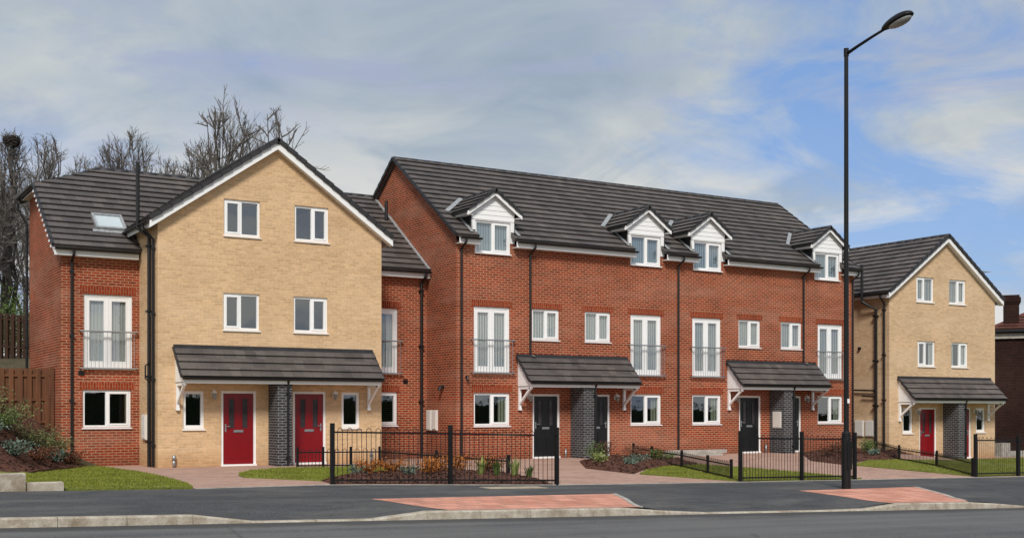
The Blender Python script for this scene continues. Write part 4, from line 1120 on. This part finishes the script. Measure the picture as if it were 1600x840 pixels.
# ------------------------------------------------------------------ railings
def railing(label, pts, H, hf, post_at=None, hoop=True, pr=.038, group='black hoop top railings', knee=False):
    """pts: list of (x,y) post positions; panels between"""
    z0 = hf(*pts[0]); o = empty('railing', (pts[0][0], pts[0][1], z0), label, 'railing', group)
    if knee: pr = .028
    for x, y in pts:
        mb = MB(); z = hf(x, y); mb.box(x-pr, x+pr, y-pr, y+pr, z-.05, z+H); 
        mb.prism([(x-pr, y-pr, z+H), (x+pr, y-pr, z+H), (x+pr, y+pr, z+H), (x-pr, y+pr, z+H)], (0, 0, .02)); mb.build('post', M['iron'], o)
    br = .0068
    for (ax, ay), (bx, by) in zip(pts, pts[1:]):
        d = math.hypot(bx-ax, by-ay); za, zb = hf(ax, ay), hf(bx, by)
        n = max(2, int((d-.1)/.105)); n -= n % 2 == 0 and 0
        if n % 2: n += 1
        mb = MB(); at = lambda t, h: (ax+(bx-ax)*t, ay+(by-ay)*t, za+(zb-za)*t+h)
        top = H-.03-(.10 if not knee else .07)
        ts = [(.06+(d-.12)*(i+.5)/n)/d for i in range(n)]
        for h in ((.10, top-.03) if not knee else (.07, top-.03)): mb.beam(at(0, h), at(1, h), .012, .035)
        for i in range(0, n, 2):
            t0, t1 = ts[i], ts[i+1]; r = (t1-t0)/2*d; tc = (t0+t1)/2
            arc = [(tc-math.cos(a)*r/d, top+math.sin(a)*r*1.15) for a in [math.pi*k/6 for k in range(7)]]
            mb.tube([at(t0, .03)]+[at(t, h) for t, h in arc]+[at(t1, .03)], br if not knee else .008, 5)
        mb.build('panel', M['iron'], o)
    return o
gz = lambda x, y: G(x, y)
pz = lambda x, y: PV(x, min(y, yb(x))) if y < yb(x) else G(x, y)
railing('tall black hoop top railing before the orange shrubs, nearest the buff gable', [(9.38, 22.42), (11.86, 22.0), (14.26, 21.58)], 1.23, gz)
railing('tall black hoop top railing beside the street lamp, before the terrace lawn', [(19.68, 21.72), (21.86, 21.86), (23.86, 21.95)], 1.22, gz)
railing('tall black hoop top railing before the far buff house', [(29.21, 22.33), (31.32, 22.45), (33.6, 22.58), (35.9, 22.7)], 1.22, gz)
railing('knee high black railing on the lawn before the right hand red door', [(11.75, 30.5), (12.45, 30.4), (13.2, 30.25), (14.0, 30.1), (14.1, 26.9), (14.2, 23.5)], .56, gz, knee=True, group='knee high black railings')
railing('knee high black railing between the planting bed and the terrace lawn', [(23.7, 31.3), (22.98, 29.4), (22.2, 27.0), (20.95, 24.4), (19.95, 22.35)], .50, gz, knee=True, group='knee high black railings')
railing('knee high black railing across the lawn of the far buff house', [(35.0, 31.2), (32.95, 28.3), (31.7, 25.7), (29.3, 22.5)], .52, gz, knee=True, group='knee high black railings')

# ------------------------------------------------------------------ timber fences, blocks
def board_fence(name, label, a, b, H, hf, mat, both=True, postmat=None):
    z0 = hf(*a); o = empty(name, (a[0], a[1], z0), label, 'fence')
    d = math.hypot(b[0]-a[0], b[1]-a[1]); ux, uy = (b[0]-a[0])/d, (b[1]-a[1])/d; nx, ny = uy, -ux
    n = max(1, round(d/1.83))
    za, zb = hf(*a), hf(*b)
    at = lambda s, off, z: (a[0]+ux*s+nx*off, a[1]+uy*s+ny*off, za+(zb-za)*s/d+z)
    for i in range(n+1):
        s = d*i/n; mb = MB(); mb.beam(at(s, 0, -.3), at(s, 0, H+.05), .09, .09, up=(nx, ny, 0)); mb.build('post', M[postmat or mat], o)
    for i in range(n):
        s0, s1 = d*i/n+.05, d*(i+1)/n-.05
        mb = MB()
        for z in (.25, H*.5, H-.2): mb.beam(at(s0, 0, z), at(s1, 0, z), .04, .07)
        k = 0; s = s0+.06
        while s < s1-.04:
            off = .035 if k % 2 == 0 else -.035
            mb.beam(at(s, off, .04), at(s, off, H-.01*rnd.random()), .115, .018, up=(nx, ny, 0)); s += .118; k += 1
        mb.build('panel', M[mat], o)
    return o
board_fence('timber_fence', 'orange brown board fence on the bank against the red wing', (.7, 35.9), (6.36, 35.55), 1.75, lambda x, y: 1.0 + .0*x, 'wood')
board_fence('timber_fence', 'tall dark old board fence up the hill behind the orange brown one', (-2, 41.5), (9.5, 46.5), 2.35, lambda x, y: 2.9-.04*x, 'darkwood')
board_fence('timber_fence', 'short pale board panel standing before the orange brown fence at the left edge', (2.9, 34.9), (4.62, 34.75), 1.35, lambda x, y: 1.33, 'palewood')
def block(label, x0, x1, y0, y1, h):
    z0 = G(x0, y0)-.1; z1 = G((x0+x1)/2, y0)+h; b = .015; mb = MB()
    mb.box(x0, x1, y0, y1, z0, z1-b); mb.prism([(x0, y0, z1-b), (x1, y0, z1-b), (x1, y1, z1-b), (x0, y1, z1-b)], (0, 0, 0.0001))
    top = [(x0+b, y0+b, z1), (x1-b, y0+b, z1), (x1-b, y1-b, z1), (x0+b, y1-b, z1)]; bot = [(x0, y0, z1-b), (x1, y0, z1-b), (x1, y1, z1-b), (x0, y1, z1-b)]
    mb.face(top)
    for i in range(4): j = (i+1) % 4; mb.face([bot[i], bot[j], top[j], top[i]])
    return tag(mb.build('concrete_block', M['conc']), label, 'concrete block', 'concrete blocks behind the pavement')
block('taller weathered concrete block behind the pavement at the left edge', 1.6, 3.46, 21.72, 21.95, .29)
block('lower concrete block beside the taller one, before the lawn', 3.48, 4.08, 21.72, 21.92, .15)
mb = MB()
for k in range(6):
    for j in range(2): mb.box(25.4+k*.44+j*.2+.004, 25.4+(k+1)*.44+j*.2-.004, 31.85, 32.05, -.06+j*.13, .065+j*.13)
tag(mb.build('low_wall', M['stone']), 'low wall of grey stone blocks at the foot of the terrace, left of its middle downpipe', 'low wall')
mb = MB()
for k in range(16):
    for j in range(2): mb.box(45.2+k*.46+(j % 2)*.2+.004, 45.2+(k+1)*.46+(j % 2)*.2-.004, 33.4, 33.65, -.7+j*.23, -.475+j*.23)
mb.box(45.4, 46.0, 33.35, 33.7, -.7, .12)
tag(mb.build('low_wall', M['stone']), 'low grey stone wall before the dark old brick house', 'low wall')
mb = MB(); x0, x1, y0, y1 = 12.1, 13.5, 20.75, 21.2
for a, b in ((x0, (x0+x1)/2-.01), ((x0+x1)/2+.01, x1)):
    mb.prism([(a, y0, PV(a, y0)+.003), (b, y0, PV(b, y0)+.003), (b, y1, PV(b, y1)+.003), (a, y1, PV(a, y1)+.003)], (0, 0, .008))
M['cover'] = plain('cover_frame', (.40, .33, .24), .8, var=.25, scale=8)
tag(mb.build('access_cover', M['cover']), 'pale rectangular access cover in the pavement before the tall railing', 'manhole cover')

# ------------------------------------------------------------------ grass (one mass nobody could count)
def inside(p, x, y):
    c = False
    for i in range(len(p)):
        (x1, y1), (x2, y2) = p[i], p[i-1]
        if (y1 > y) != (y2 > y) and x < (x2-x1)*(y-y1)/(y2-y1)+x1: c = not c
    return c
v = []; f = []; rg = random.Random(3)
for i, p in enumerate(LAWNS):
    hf = GM if i == 0 else G
    bx = min(q[0] for q in p), max(q[0] for q in p); by = min(q[1] for q in p), max(q[1] for q in p)
    for _ in range(int((bx[1]-bx[0])*(by[1]-by[0])*(430 if i < 3 else 260))):
        x, y = rg.uniform(*bx), rg.uniform(*by)
        if not inside(p, x, y) or (i == 0 and inside(BANK, x, y)): continue
        z = hf(x, y)+.025; h = rg.uniform(.02, .05); a = rg.uniform(0, 6.28); w = .012
        lx, ly = rg.uniform(-.02, .02), rg.uniform(-.02, .02)
        b = len(v); v += [(x-w*math.cos(a), y-w*math.sin(a), z), (x+w*math.cos(a), y+w*math.sin(a), z), (x+lx, y+ly, z+h)]; f.append((b, b+1, b+2))
me = bpy.data.meshes.new('grass'); me.from_pydata(v, [], f); me.materials.append(M['grass']); o = link('grass', me); o['kind'] = 'stuff'

# loose bark chips on the beds
v = []; f = []
for p, hf, dens in [(b, hump(b, .13), 110) for b in BEDS]+[([(2.6, 29.4), (4.0, 29.7), (4.9, 30.3), (5.7, 31.9), (6.8, 33.8), (7.1, 34.6), (3, 34.6)], bank_h, 100)]:
    bx = min(q[0] for q in p), max(q[0] for q in p); by = min(q[1] for q in p), max(q[1] for q in p)
    for _ in range(int((bx[1]-bx[0])*(by[1]-by[0])*dens)):
        x, y = rg.uniform(*bx), rg.uniform(*by)
        if not inside(p, x, y): continue
        z = hf(x, y)+.03; s = rg.uniform(.02, .05)
        A_ = Vector((rg.uniform(-1, 1), rg.uniform(-1, 1), rg.uniform(-.5, .5))).normalized()*s; B_ = Vector((rg.uniform(-1, 1), rg.uniform(-1, 1), rg.uniform(-.5, .5))).normalized()*s*.5; c = Vector((x, y, z))
        b = len(v); v += [tuple(c-A_-B_), tuple(c+A_-B_), tuple(c+A_+B_), tuple(c-A_+B_)]; f.append((b, b+1, b+2, b+3))
me = bpy.data.meshes.new('bark_chips'); me.from_pydata(v, [], f); me.materials.append(M['soil']); o = link('bark_chips', me); o['kind'] = 'stuff'

# ------------------------------------------------------------------ planting
def shrub(name, label, cat, x, y, r, h, n, mat, hf, seed, leaf=.05, group=None, blades=False, stems=7):
    rr = random.Random(seed); z = hf(x, y)-.01
    o = empty(name, (x, y, z), label, cat, group)
    if blades:
        mb = MB()
        for _ in range(n):
            a = rr.uniform(0, 6.28); l = h*rr.uniform(.6, 1.05); lean = rr.uniform(.05, .5); w = leaf*.35
            d = Vector((math.cos(a), math.sin(a), 0)); s = Vector((-d.y, d.x, 0)); p = Vector((x, y, z))+d*r*.25*rr.random()
            q = p+d*l*lean*.4+Vector((0, 0, l*.6)); e = p+d*l*lean+Vector((0, 0, l*(1-.25*lean)))
            mb.face([p-s*w, p+s*w, q+s*w*.8, q-s*w*.8]); mb.face([q-s*w*.8, q+s*w*.8, e])
        mb.build('leaves', M[mat], o); return o
    st = MB(); lf = MB()
    for k in range(stems):
        a = 6.28*k/stems+rr.uniform(-.4, .4); t = rr.uniform(.4, 1)
        tip = Vector((x+math.cos(a)*r*t*.9, y+math.sin(a)*r*t*.9, z+h*rr.uniform(.6, 1)))
        mid = Vector((x, y, z)).lerp(tip, .5)+Vector((0, 0, .08*h))
        st.tube([(x, y, z-.03), mid, tip], [.009, .007, .003], 4, cap=False)
        for _ in range(n//stems):
            u = rr.uniform(.25, 1.05); b = Vector((x, y, z)).lerp(tip, u)+Vector((rr.gauss(0, r*.22), rr.gauss(0, r*.22), rr.gauss(0, h*.10)))
            b.z = max(b.z, z+.02)
            A_ = Vector((rr.gauss(0, 1), rr.gauss(0, 1), rr.gauss(0, .7))).normalized(); B_ = A_.cross(Vector((rr.gauss(0, 1), rr.gauss(0, 1), rr.gauss(0, 1)))).normalized()
            s = leaf*rr.uniform(.6, 1.2); lf.face([b-A_*s*.5, b+B_*s*.3, b+A_*s*.5, b-B_*s*.3])
    st.build('stems', M['bark'], o); lf.build('leaves', M[mat], o)
    return o
hA, hB, hC_ = hump(BEDS[0], .13), hump(BEDS[1], .13), hump(BEDS[2], .13)
og = 'orange shrubs in the railed bed'
spots = [(11.0, 24.3, .38, .5, 'straggling orange shrub nearest the left railing post'), (11.75, 24.6, .42, .6, 'broad orange shrub second in the row behind the railing'),
         (12.5, 24.2, .45, .55, 'bright orange shrub in the middle of the railed bed'), (13.1, 24.9, .4, .62, 'tall orange shrub just left of the middle railing post'),
         (13.75, 25.2, .42, .66, 'upright orange shrub behind the knee high railing end'), (14.3, 24.6, .36, .52, 'small orange shrub at the right end of the orange row')]
for k, (x, y, r, h, lb) in enumerate(spots): shrub('orange_shrub', lb, 'shrub', x, y, r*.95, h*.64, 640, 'orange', hA, 50+k, .06, og)
shrub('bedding_plant', 'pale green low plant left of the orange shrubs', 'plant', 10.6, 24.0, .3, .25, 160, 'bluegreen', hA, 60, .06)
shrub('bedding_plant', 'low grey green plant in front of the orange shrubs', 'plant', 11.5, 23.2, .3, .2, 160, 'bluegreen', hA, 61, .06)
for k, (x, y, h, lb) in enumerate([(13.0, 22.7, .5, 'spiky lime green plant right of the middle railing post'), (13.35, 22.6, .42, 'smaller spiky green plant between the lime ones'), (13.75, 22.5, .5, 'spiky lime green plant in the middle of the right railing panel'), (14.2, 22.6, .36, 'short spiky plant beside the right railing post')]):
    shrub('spiky_plant', lb, 'plant', x, y, .25, h, 42, 'limeleaf' if k % 2 == 0 else 'greenleaf', hA, 70+k, .05, 'spiky plants behind the railing', True)
b2 = [(20.9, 29.6, .5, .75, 'greenleaf', 'bushy green shrub before the second black door'), (20.1, 28.2, .35, .45, 'limeleaf', 'lime leaved shrub at the left tip of the terrace planting bed'),
      (21.6, 29.9, .4, .85, 'purpleleaf', 'russet twiggy shrub beside the second black door'), (20.3, 27.0, .35, .3, 'bluegreen', 'blue green ground plant at the front of the terrace bed'),
      (21.5, 28.2, .45, .4, 'bluegreen', 'grey blue mound plant in the middle of the terrace bed'), (22.5, 28.6, .35, .55, 'greenleaf', 'dark green upright plant by the first knee rail post'),
      (22.8, 30.1, .45, .6, 'purpleleaf', 'russet low shrub against the terrace wall'), (23.4, 29.1, .3, .35, 'limeleaf', 'yellow green plant at the right end of the terrace bed')]
for k, (x, y, r, h, m, lb) in enumerate(b2): shrub('bed_shrub', lb, 'shrub', x, y, r*.8, h*.72, 330, m, hB, 80+k, .06, 'shrubs in the terrace bed')
b3 = [(30.3, 29.0, .5, .55, 'purpleleaf', 'russet shrub behind the street lamp railing'), (31.9, 30.2, .5, .6, 'purpleleaf', 'second russet shrub under the last terrace window'), (33.2, 30.0, .45, .7, 'greenleaf', 'round green shrub at the terrace right corner'), (34.3, 30.9, .4, .5, 'greenleaf', 'low green shrub before the far meter boxes'), (32.6, 29.1, .35, .3, 'bluegreen', 'small grey green plant near the far lawn edge')]
for k, (x, y, r, h, m, lb) in enumerate(b3): shrub('bed_shrub', lb, 'shrub', x, y, r*.8, h*.75, 320, m, hC_, 90+k, .07, 'shrubs in the far bed')
bk = [(3.9, 32.2, .95, .85, 'greyleaf', 'large grey green shrub at the top of the bank by the left edge'), (4.75, 32.6, .85, .75, 'greyleaf', 'grey green shrub on the bank crest before the board fence'), (5.5, 33.1, .75, .6, 'greyleaf', 'grey green shrub halfway along the bank crest'),
      (6.15, 33.9, .6, .5, 'greyleaf', 'small grey green shrub where the bank meets the red wing'), (4.7, 31.2, .5, .4, 'bluegreen', 'low blue green plant on the face of the bank'), (4.0, 30.9, .5, .4, 'bluegreen', 'low plant at the left edge of the bank face'),
      (5.4, 32.1, .5, .4, 'purpleleaf', 'brown twiggy plant on the bank above the lawn'), (6.5, 33.9, .45, .35, 'purpleleaf', 'brown low plant below the red wing corner'), (4.3, 31.8, .6, .5, 'greenleaf', 'darker green shrub low between the grey ones on the bank'), (5.9, 33.0, .45, .35, 'bluegreen', 'pale tufted plant near the right foot of the bank')]
for k, (x, y, r, h, m, lb) in enumerate(bk): shrub('bank_shrub', lb, 'shrub', x, y, r, h, int(1500*r), m, bank_h, 100+k, .07, 'shrubs on the bank', stems=11)

# unseen foliage screen added behind the viewpoint to darken reflections in the lower windows
rh_ = random.Random(9); mb = MB(); core = MB(); x = 8.
while x < 112:
    z = RD(x); core.tube([(x, -12.2, z-.2), (x+rh_.gauss(0, .1), -12.2+rh_.gauss(0, .1), z+1.4)], [.05, .03], 5)
    for _ in range(220):
        p = Vector((x+rh_.uniform(0, .8), -12.2+rh_.gauss(0, .5), z+rh_.uniform(.05, 3.3+.4*math.sin(x*.7)))); A_ = Vector((rh_.gauss(0, 1), rh_.gauss(0, 1), rh_.gauss(0, 1))).normalized(); B_ = A_.orthogonal().normalized()
        l = rh_.uniform(.06, .13); mb.face([p-A_*l, p+B_*l*.6, p+A_*l, p-B_*l*.6])
    x += .8
hg = empty('hedge', (8, -12.2, RD(8)), 'tall dark green hedge along the opposite side of the road', 'hedge')
M['hedgeleaf'] = leafmat('hedge_leaf', (.018, .03, .010), (.04, .06, .018))
for i in range(52):
    x = 8+i*2.; z = RD(x); mb.box(x, x+2.0, -12.6+.05*(i % 3), -11.85-.04*(i % 2), z-.1, z+3.0+.1*math.sin(i*1.7))
mb.build('foliage', M['hedgeleaf'], hg); core.build('stems', M['bark'], hg)

# ------------------------------------------------------------------ bare trees
def bare_tree(label, x, y, z, H, rx, seed, limbs=8, low=.22):
    """trunk, a fan of curved limbs reaching for a rounded crown, then branches and twigs kept inside it"""
    rr = random.Random(seed); o = empty('bare_tree', (x, y, z), label, 'tree', 'bare trees behind the houses')
    tr = MB(); tw = MB(); g = rr.gauss
    cz = z+H*(low+1)/2+H*.04; rz = z+H-cz
    ctr = Vector((x, y, cz))
    def shell(q): return math.sqrt(((q.x-x)**2+(q.y-y)**2)/rx**2+((q.z-cz)/rz)**2)
    def rv(): return Vector((g(0, 1), g(0, 1), g(0, 1)))
    fork = Vector((x+g(0, .1), y+g(0, .1), z+H*rr.uniform(.16, .24))); tr_r = .012*H+.05
    tr.tube([(x, y, z-.3), (x+.03, y, z+.3), fork], [tr_r*1.35, tr_r*1.05, tr_r*.85], 9)
    def stem(p, d, ln, r0, r1, n, mb, sides, wob, up):
        pts = [p.copy()]; q = p.copy(); d = d.normalized()
        for i in range(n):
            d = (d+rv()*wob+Vector((0, 0, up))).normalized(); q = q+d*ln/n; pts.append(q.copy())
        mb.tube(pts, [r0+(r1-r0)*i/n for i in range(n+1)], sides, cap=False); return pts
    def pick(pts, t):
        s = t*(len(pts)-1); i = min(int(s), len(pts)-2); return pts[i].lerp(pts[i+1], s-i), (pts[i+1]-pts[i]).normalized()
    def branch(p, d, ln, r, lev):
        k = max(.25, 1.03-shell(p)); e = p+d.normalized()*ln
        if shell(e) > 1.0+g(0, .05): ln *= max(.25, min(.8, k*1.3))
        pts = stem(p, d, ln, r, r*.4, 3, tw, 4 if lev == 0 else 3, .14, .05)
        if lev == 2: return
        m = (6, 4)[lev]
        for i in range(m):
            q, dd = pick(pts, 1. if i == 0 else rr.uniform(.2, 1))
            nd = (dd+rv()*.42+(q-ctr).normalized()*.12).normalized()
            branch(q, nd, ln*rr.uniform(.42, .72), max(.011, r*.5), lev+1)
    for i in range(limbs):
        a = 6.283*i/limbs+g(0, .25); el = rr.uniform(.25, 1.45) if i else 1.5
        tip = ctr+Vector((math.cos(a)*math.cos(el)*rx, math.sin(a)*math.cos(el)*rx, math.sin(el)*rz))*rr.uniform(.82, .97)
        s0 = Vector((x, y, z)).lerp(fork, rr.uniform(.72, 1.)); n = 8; pts = []
        mid = s0.lerp(tip, .5)+Vector((0, 0, -.04*H))+Vector((math.cos(a), math.sin(a), 0))*rx*.16+rv()*.03*H
        for k in range(n+1):
            t = k/n; pts.append(s0*(1-t)**2+mid*2*t*(1-t)+tip*t*t+(rv()*.012*H if 0 < k < n else Vector()))
        r0 = tr_r*rr.uniform(.42, .62)
        tr.tube(pts, [r0*(1-t/n)+.018*t/n for t in range(n+1)], 6)
        for k in range(15):
            q, dd = pick(pts, rr.uniform(.22, 1.))
            out = (q-ctr); out.z *= .4
            nd = (dd*.8+rv()*.55+out.normalized()*.25).normalized()
            branch(q, nd, H*rr.uniform(.09, .19), max(.02, r0*.28), 0)
    tr.build('trunk', M['bark'], o); tw.build('crown', M['twig'], o)
    return o, tw
Cc, Ss = math.cos(R(31.3)), math.sin(R(31.3))
def at_view(px, d):       # position on the plan at a given bearing and depth from the viewpoint
    k = (px-800)/1857.; return d*(k*Cc+Ss), d*(Cc-k*Ss)
TREES = [(-32, 50, 222, 50, 11, 8, .2, 'bare tree standing partly outside the left edge'), (14, 53, 204, 42, 12, 8, .25, 'bare tree with a dark bird nest near the left edge'),
         (76, 58, 208, 46, 13, 9, .25, 'bare tree left of the hipped roof, right of the nest tree'), (130, 66, 236, 36, 14, 8, .3, 'smaller bare tree low behind the left roof hip'),
         (203, 62, 202, 66, 15, 12, .3, 'dense round headed bare tree behind the left ridge'), (268, 66, 244, 34, 16, 7, .3, 'low bare tree between the round headed one and the tallest one'),
         (362, 56, 147, 62, 17, 10, .25, 'tallest bare tree, behind the left slope of the buff gable'), (428, 60, 156, 34, 18, 6, .3, 'slender tall bare tree behind the tip of the buff gable'), (312, 60, 218, 44, 19, 8, .3, 'spreading low bare tree in front of the tallest one'),
         (44, 75, 262, 50, 20, 8, .25, 'distant bare tree seen between the nest tree and its neighbour')]
for px, d, py, rpx, seed, lm, low, lb in TREES:
    x, y = at_view(px, d); z = GM(x, y)-.1; H = 1.6+d*(639-py)/1857.-z
    o, tw = bare_tree(lb, x, y, z, H, rpx*1.12*d/1857., seed, lm+1, low)
# nest
x, y = at_view(18, 52.6); z = 1.6+52.6*(639-219)/1857.; mb = MB(); rr = random.Random(5)
for _ in range(260):
    a = rr.uniform(0, 6.28); e_ = rr.uniform(-1.2, .5); r = .30
    p = Vector((math.cos(a)*math.cos(e_)*r, math.sin(a)*math.cos(e_)*r, math.sin(e_)*.26)); t = Vector((-math.sin(a), math.cos(a), rr.gauss(0, .4))).normalized()
    p += Vector((x, y, z)); mb.tube([p-t*.22, p+Vector((rr.gauss(0, .03), rr.gauss(0, .03), rr.gauss(0, .03))), p+t*.22], .014, 3)
ell(mb, (x, y, z), .30, .30, .26, (1, 0, 0), -math.pi/2, .5, 14, 8)
tag(mb.build('bird_nest', M['nest']), 'dark ball of twigs high in the bare tree near the left edge', 'nest')
# evergreen scrub on the hill behind the fences
for k, (px, d, h, lb) in enumerate([(14, 50, 1.7, 'ivy green scrub bush behind the tall dark fence'), (38, 52, 1.3, 'pale green scrub bush behind the fence, against the red wing')]):
    x, y = at_view(px, d); shrub('scrub_bush', lb, 'shrub', x, y, 1.1, h+1.3, 1600, 'greyleaf' if k else 'greenleaf', GM, 130+k, .13, 'scrub behind the fence', stems=16)

# ------------------------------------------------------------------ light, sky, camera
EXPO = 1.12
SUN_EL, SUN_AZ = R(42), R(212)            # azimuth clockwise from +y
sd = Vector((math.sin(SUN_AZ)*math.cos(SUN_EL), math.cos(SUN_AZ)*math.cos(SUN_EL), math.sin(SUN_EL)))
sl = bpy.data.lights.new('sun', 'SUN'); sl.energy = 1.5; sl.angle = R(14); sl.color = (1, .95, .87)
so = bpy.data.objects.new('sun', sl); COL.objects.link(so); so.rotation_euler = sd.to_track_quat('Z', 'Y').to_euler()
w = bpy.data.worlds.new('World'); sc.world = w; w.use_nodes = True; nt = w.node_tree; bg = nt.nodes['Background']
sky = nt.nodes.new('ShaderNodeTexSky'); sky.sky_type = 'NISHITA'; sky.sun_disc = False; sky.sun_elevation = SUN_EL; sky.sun_rotation = SUN_AZ
tc = nt.nodes.new('ShaderNodeTexCoord')
STR = .08
bg.inputs['Strength'].default_value = STR
K = 1/STR/(2**EXPO)
def wnoise(scale, vec, detail=5, rough=.55, dist=0., off=(0, 0, 0)):
    m = N(nt, 'ShaderNodeVectorMath', operation='MULTIPLY_ADD'); m.inputs[1].default_value = vec; m.inputs[2].default_value = off; L(nt, tc, 'Generated', m, 0)
    n = N(nt, 'ShaderNodeTexNoise', Scale=scale, Detail=detail, Roughness=rough, Distortion=dist); L(nt, m, 0, n, 'Vector'); return (n, 'Fac')
def dotv(v):
    d = N(nt, 'ShaderNodeVectorMath', operation='DOT_PRODUCT'); d.inputs[1].default_value = v; L(nt, tc, 'Generated', d, 0); return (d, 'Value')
def math2(op, a, b):
    n = N(nt, 'ShaderNodeMath', operation=op)
    for i, q in enumerate((a, b)):
        if isinstance(q, tuple): nt.links.new(q[0].outputs[q[1]], n.inputs[i])
        else: n.inputs[i].default_value = q
    return (n, 0)
def kc(c): return tuple(x*K for x in c)
def kcol(c): return kc(c)
# cloud deck: mottled blue grey, lilac and teal grey, with paler heaps lower down
n_big = wnoise(4.2, (1, 1, 2.3), 6, .55, .7, (3.1, 1.7, .4))
deck = ramp(nt, n_big, [(.32, (.32, .40, .50)), (.46, (.41, .48, .555)), (.58, (.485, .54, .58)), (.74, (.57, .615, .62))])
n_l = wnoise(5.0, (1, 1, 3.2), 6, .6, .9, (9.2, 4.4, 6.1))
deck = mix(nt, ramp(nt, n_l, [(.46, 0.), (.64, .75)]), deck, (.38, .43, .60))
n_lo = wnoise(6.5, (1, 1, 2.2), 6, .56, .6, (7.3, 2.2, 1.1))
pz_ = dotv((0, 0, 1))
low = math2('MULTIPLY', ramp(nt, n_lo, [(.42, 0.), (.56, .95)]), ramp(nt, pz_, [(.14, 1.), (.27, 0.)]))
deck = mix(nt, low, deck, (.80, .785, .72))
# breaks of blue on the right and a veil of blue on the left
rt = math2('SUBTRACT', dotv((Ss*.92+Cc*.39, Cc*.92-Ss*.39, 0)), .70)      # a lobe of broken cloud towards the right of the street
n_b = wnoise(5.0, (1, 1, 2.2), 7, .6, .9, (1.3, 5.2, 2.9))
brk = math2('ADD', n_b, math2('MULTIPLY', ramp(nt, rt, [(.19, 0.), (.28, 1.)]), .30))
brk = ramp(nt, brk, [(.62, 0.), (.84, .95)])
lt_ = math2('SUBTRACT', dotv((Ss*.93-Cc*.36, Cc*.93+Ss*.36, 0)), .70)
lf_ = math2('ADD', n_b, math2('MULTIPLY', ramp(nt, lt_, [(.22, 0.), (.3, 1.)]), .2))
lf_ = ramp(nt, lf_, [(.55, 0.), (.8, .45)])
lp = math2('MULTIPLY', lf_, ramp(nt, pz_, [(.14, 1.), (.30, .15)]))
brk = math2('MAXIMUM', brk, lp)
mul = N(nt, 'ShaderNodeMix', data_type='RGBA', blend_type='MULTIPLY'); mul.inputs[0].default_value = 1
nt.links.new(deck[0].outputs[deck[1]], mul.inputs[6]); mul.inputs[7].default_value = (K, K, K, 1)
skm = N(nt, 'ShaderNodeMix', data_type='RGBA', blend_type='MIX'); skm.inputs[0].default_value = .72
L(nt, sky, 0, skm, 6); skm.inputs[7].default_value = (.145*K, .285*K, .62*K, 1)
fin = N(nt, 'ShaderNodeMix', data_type='RGBA', blend_type='MIX')
nt.links.new(brk[0].outputs[brk[1]], fin.inputs[0]); L(nt, mul, 2, fin, 6); L(nt, skm, 2, fin, 7)
L(nt, fin, 2, bg, 'Color')

cam = bpy.data.cameras.new('camera'); co = bpy.data.objects.new('camera', cam); COL.objects.link(co)
co.location = (0, 0, 1.6); co.rotation_euler = (R(90), 0, R(-31.3))
cam.sensor_width = 36; cam.lens = 1857/1600*36; cam.shift_y = 219/1600; cam.clip_start = .1; cam.clip_end = 3000
sc.camera = co
vs = sc.view_settings; vs.view_transform = 'Standard'; vs.look = 'None'; vs.gamma = 1; vs.exposure = EXPO; vs.use_curve_mapping = False
sc.cycles.max_bounces = 6; sc.cycles.transparent_max_bounces = 10
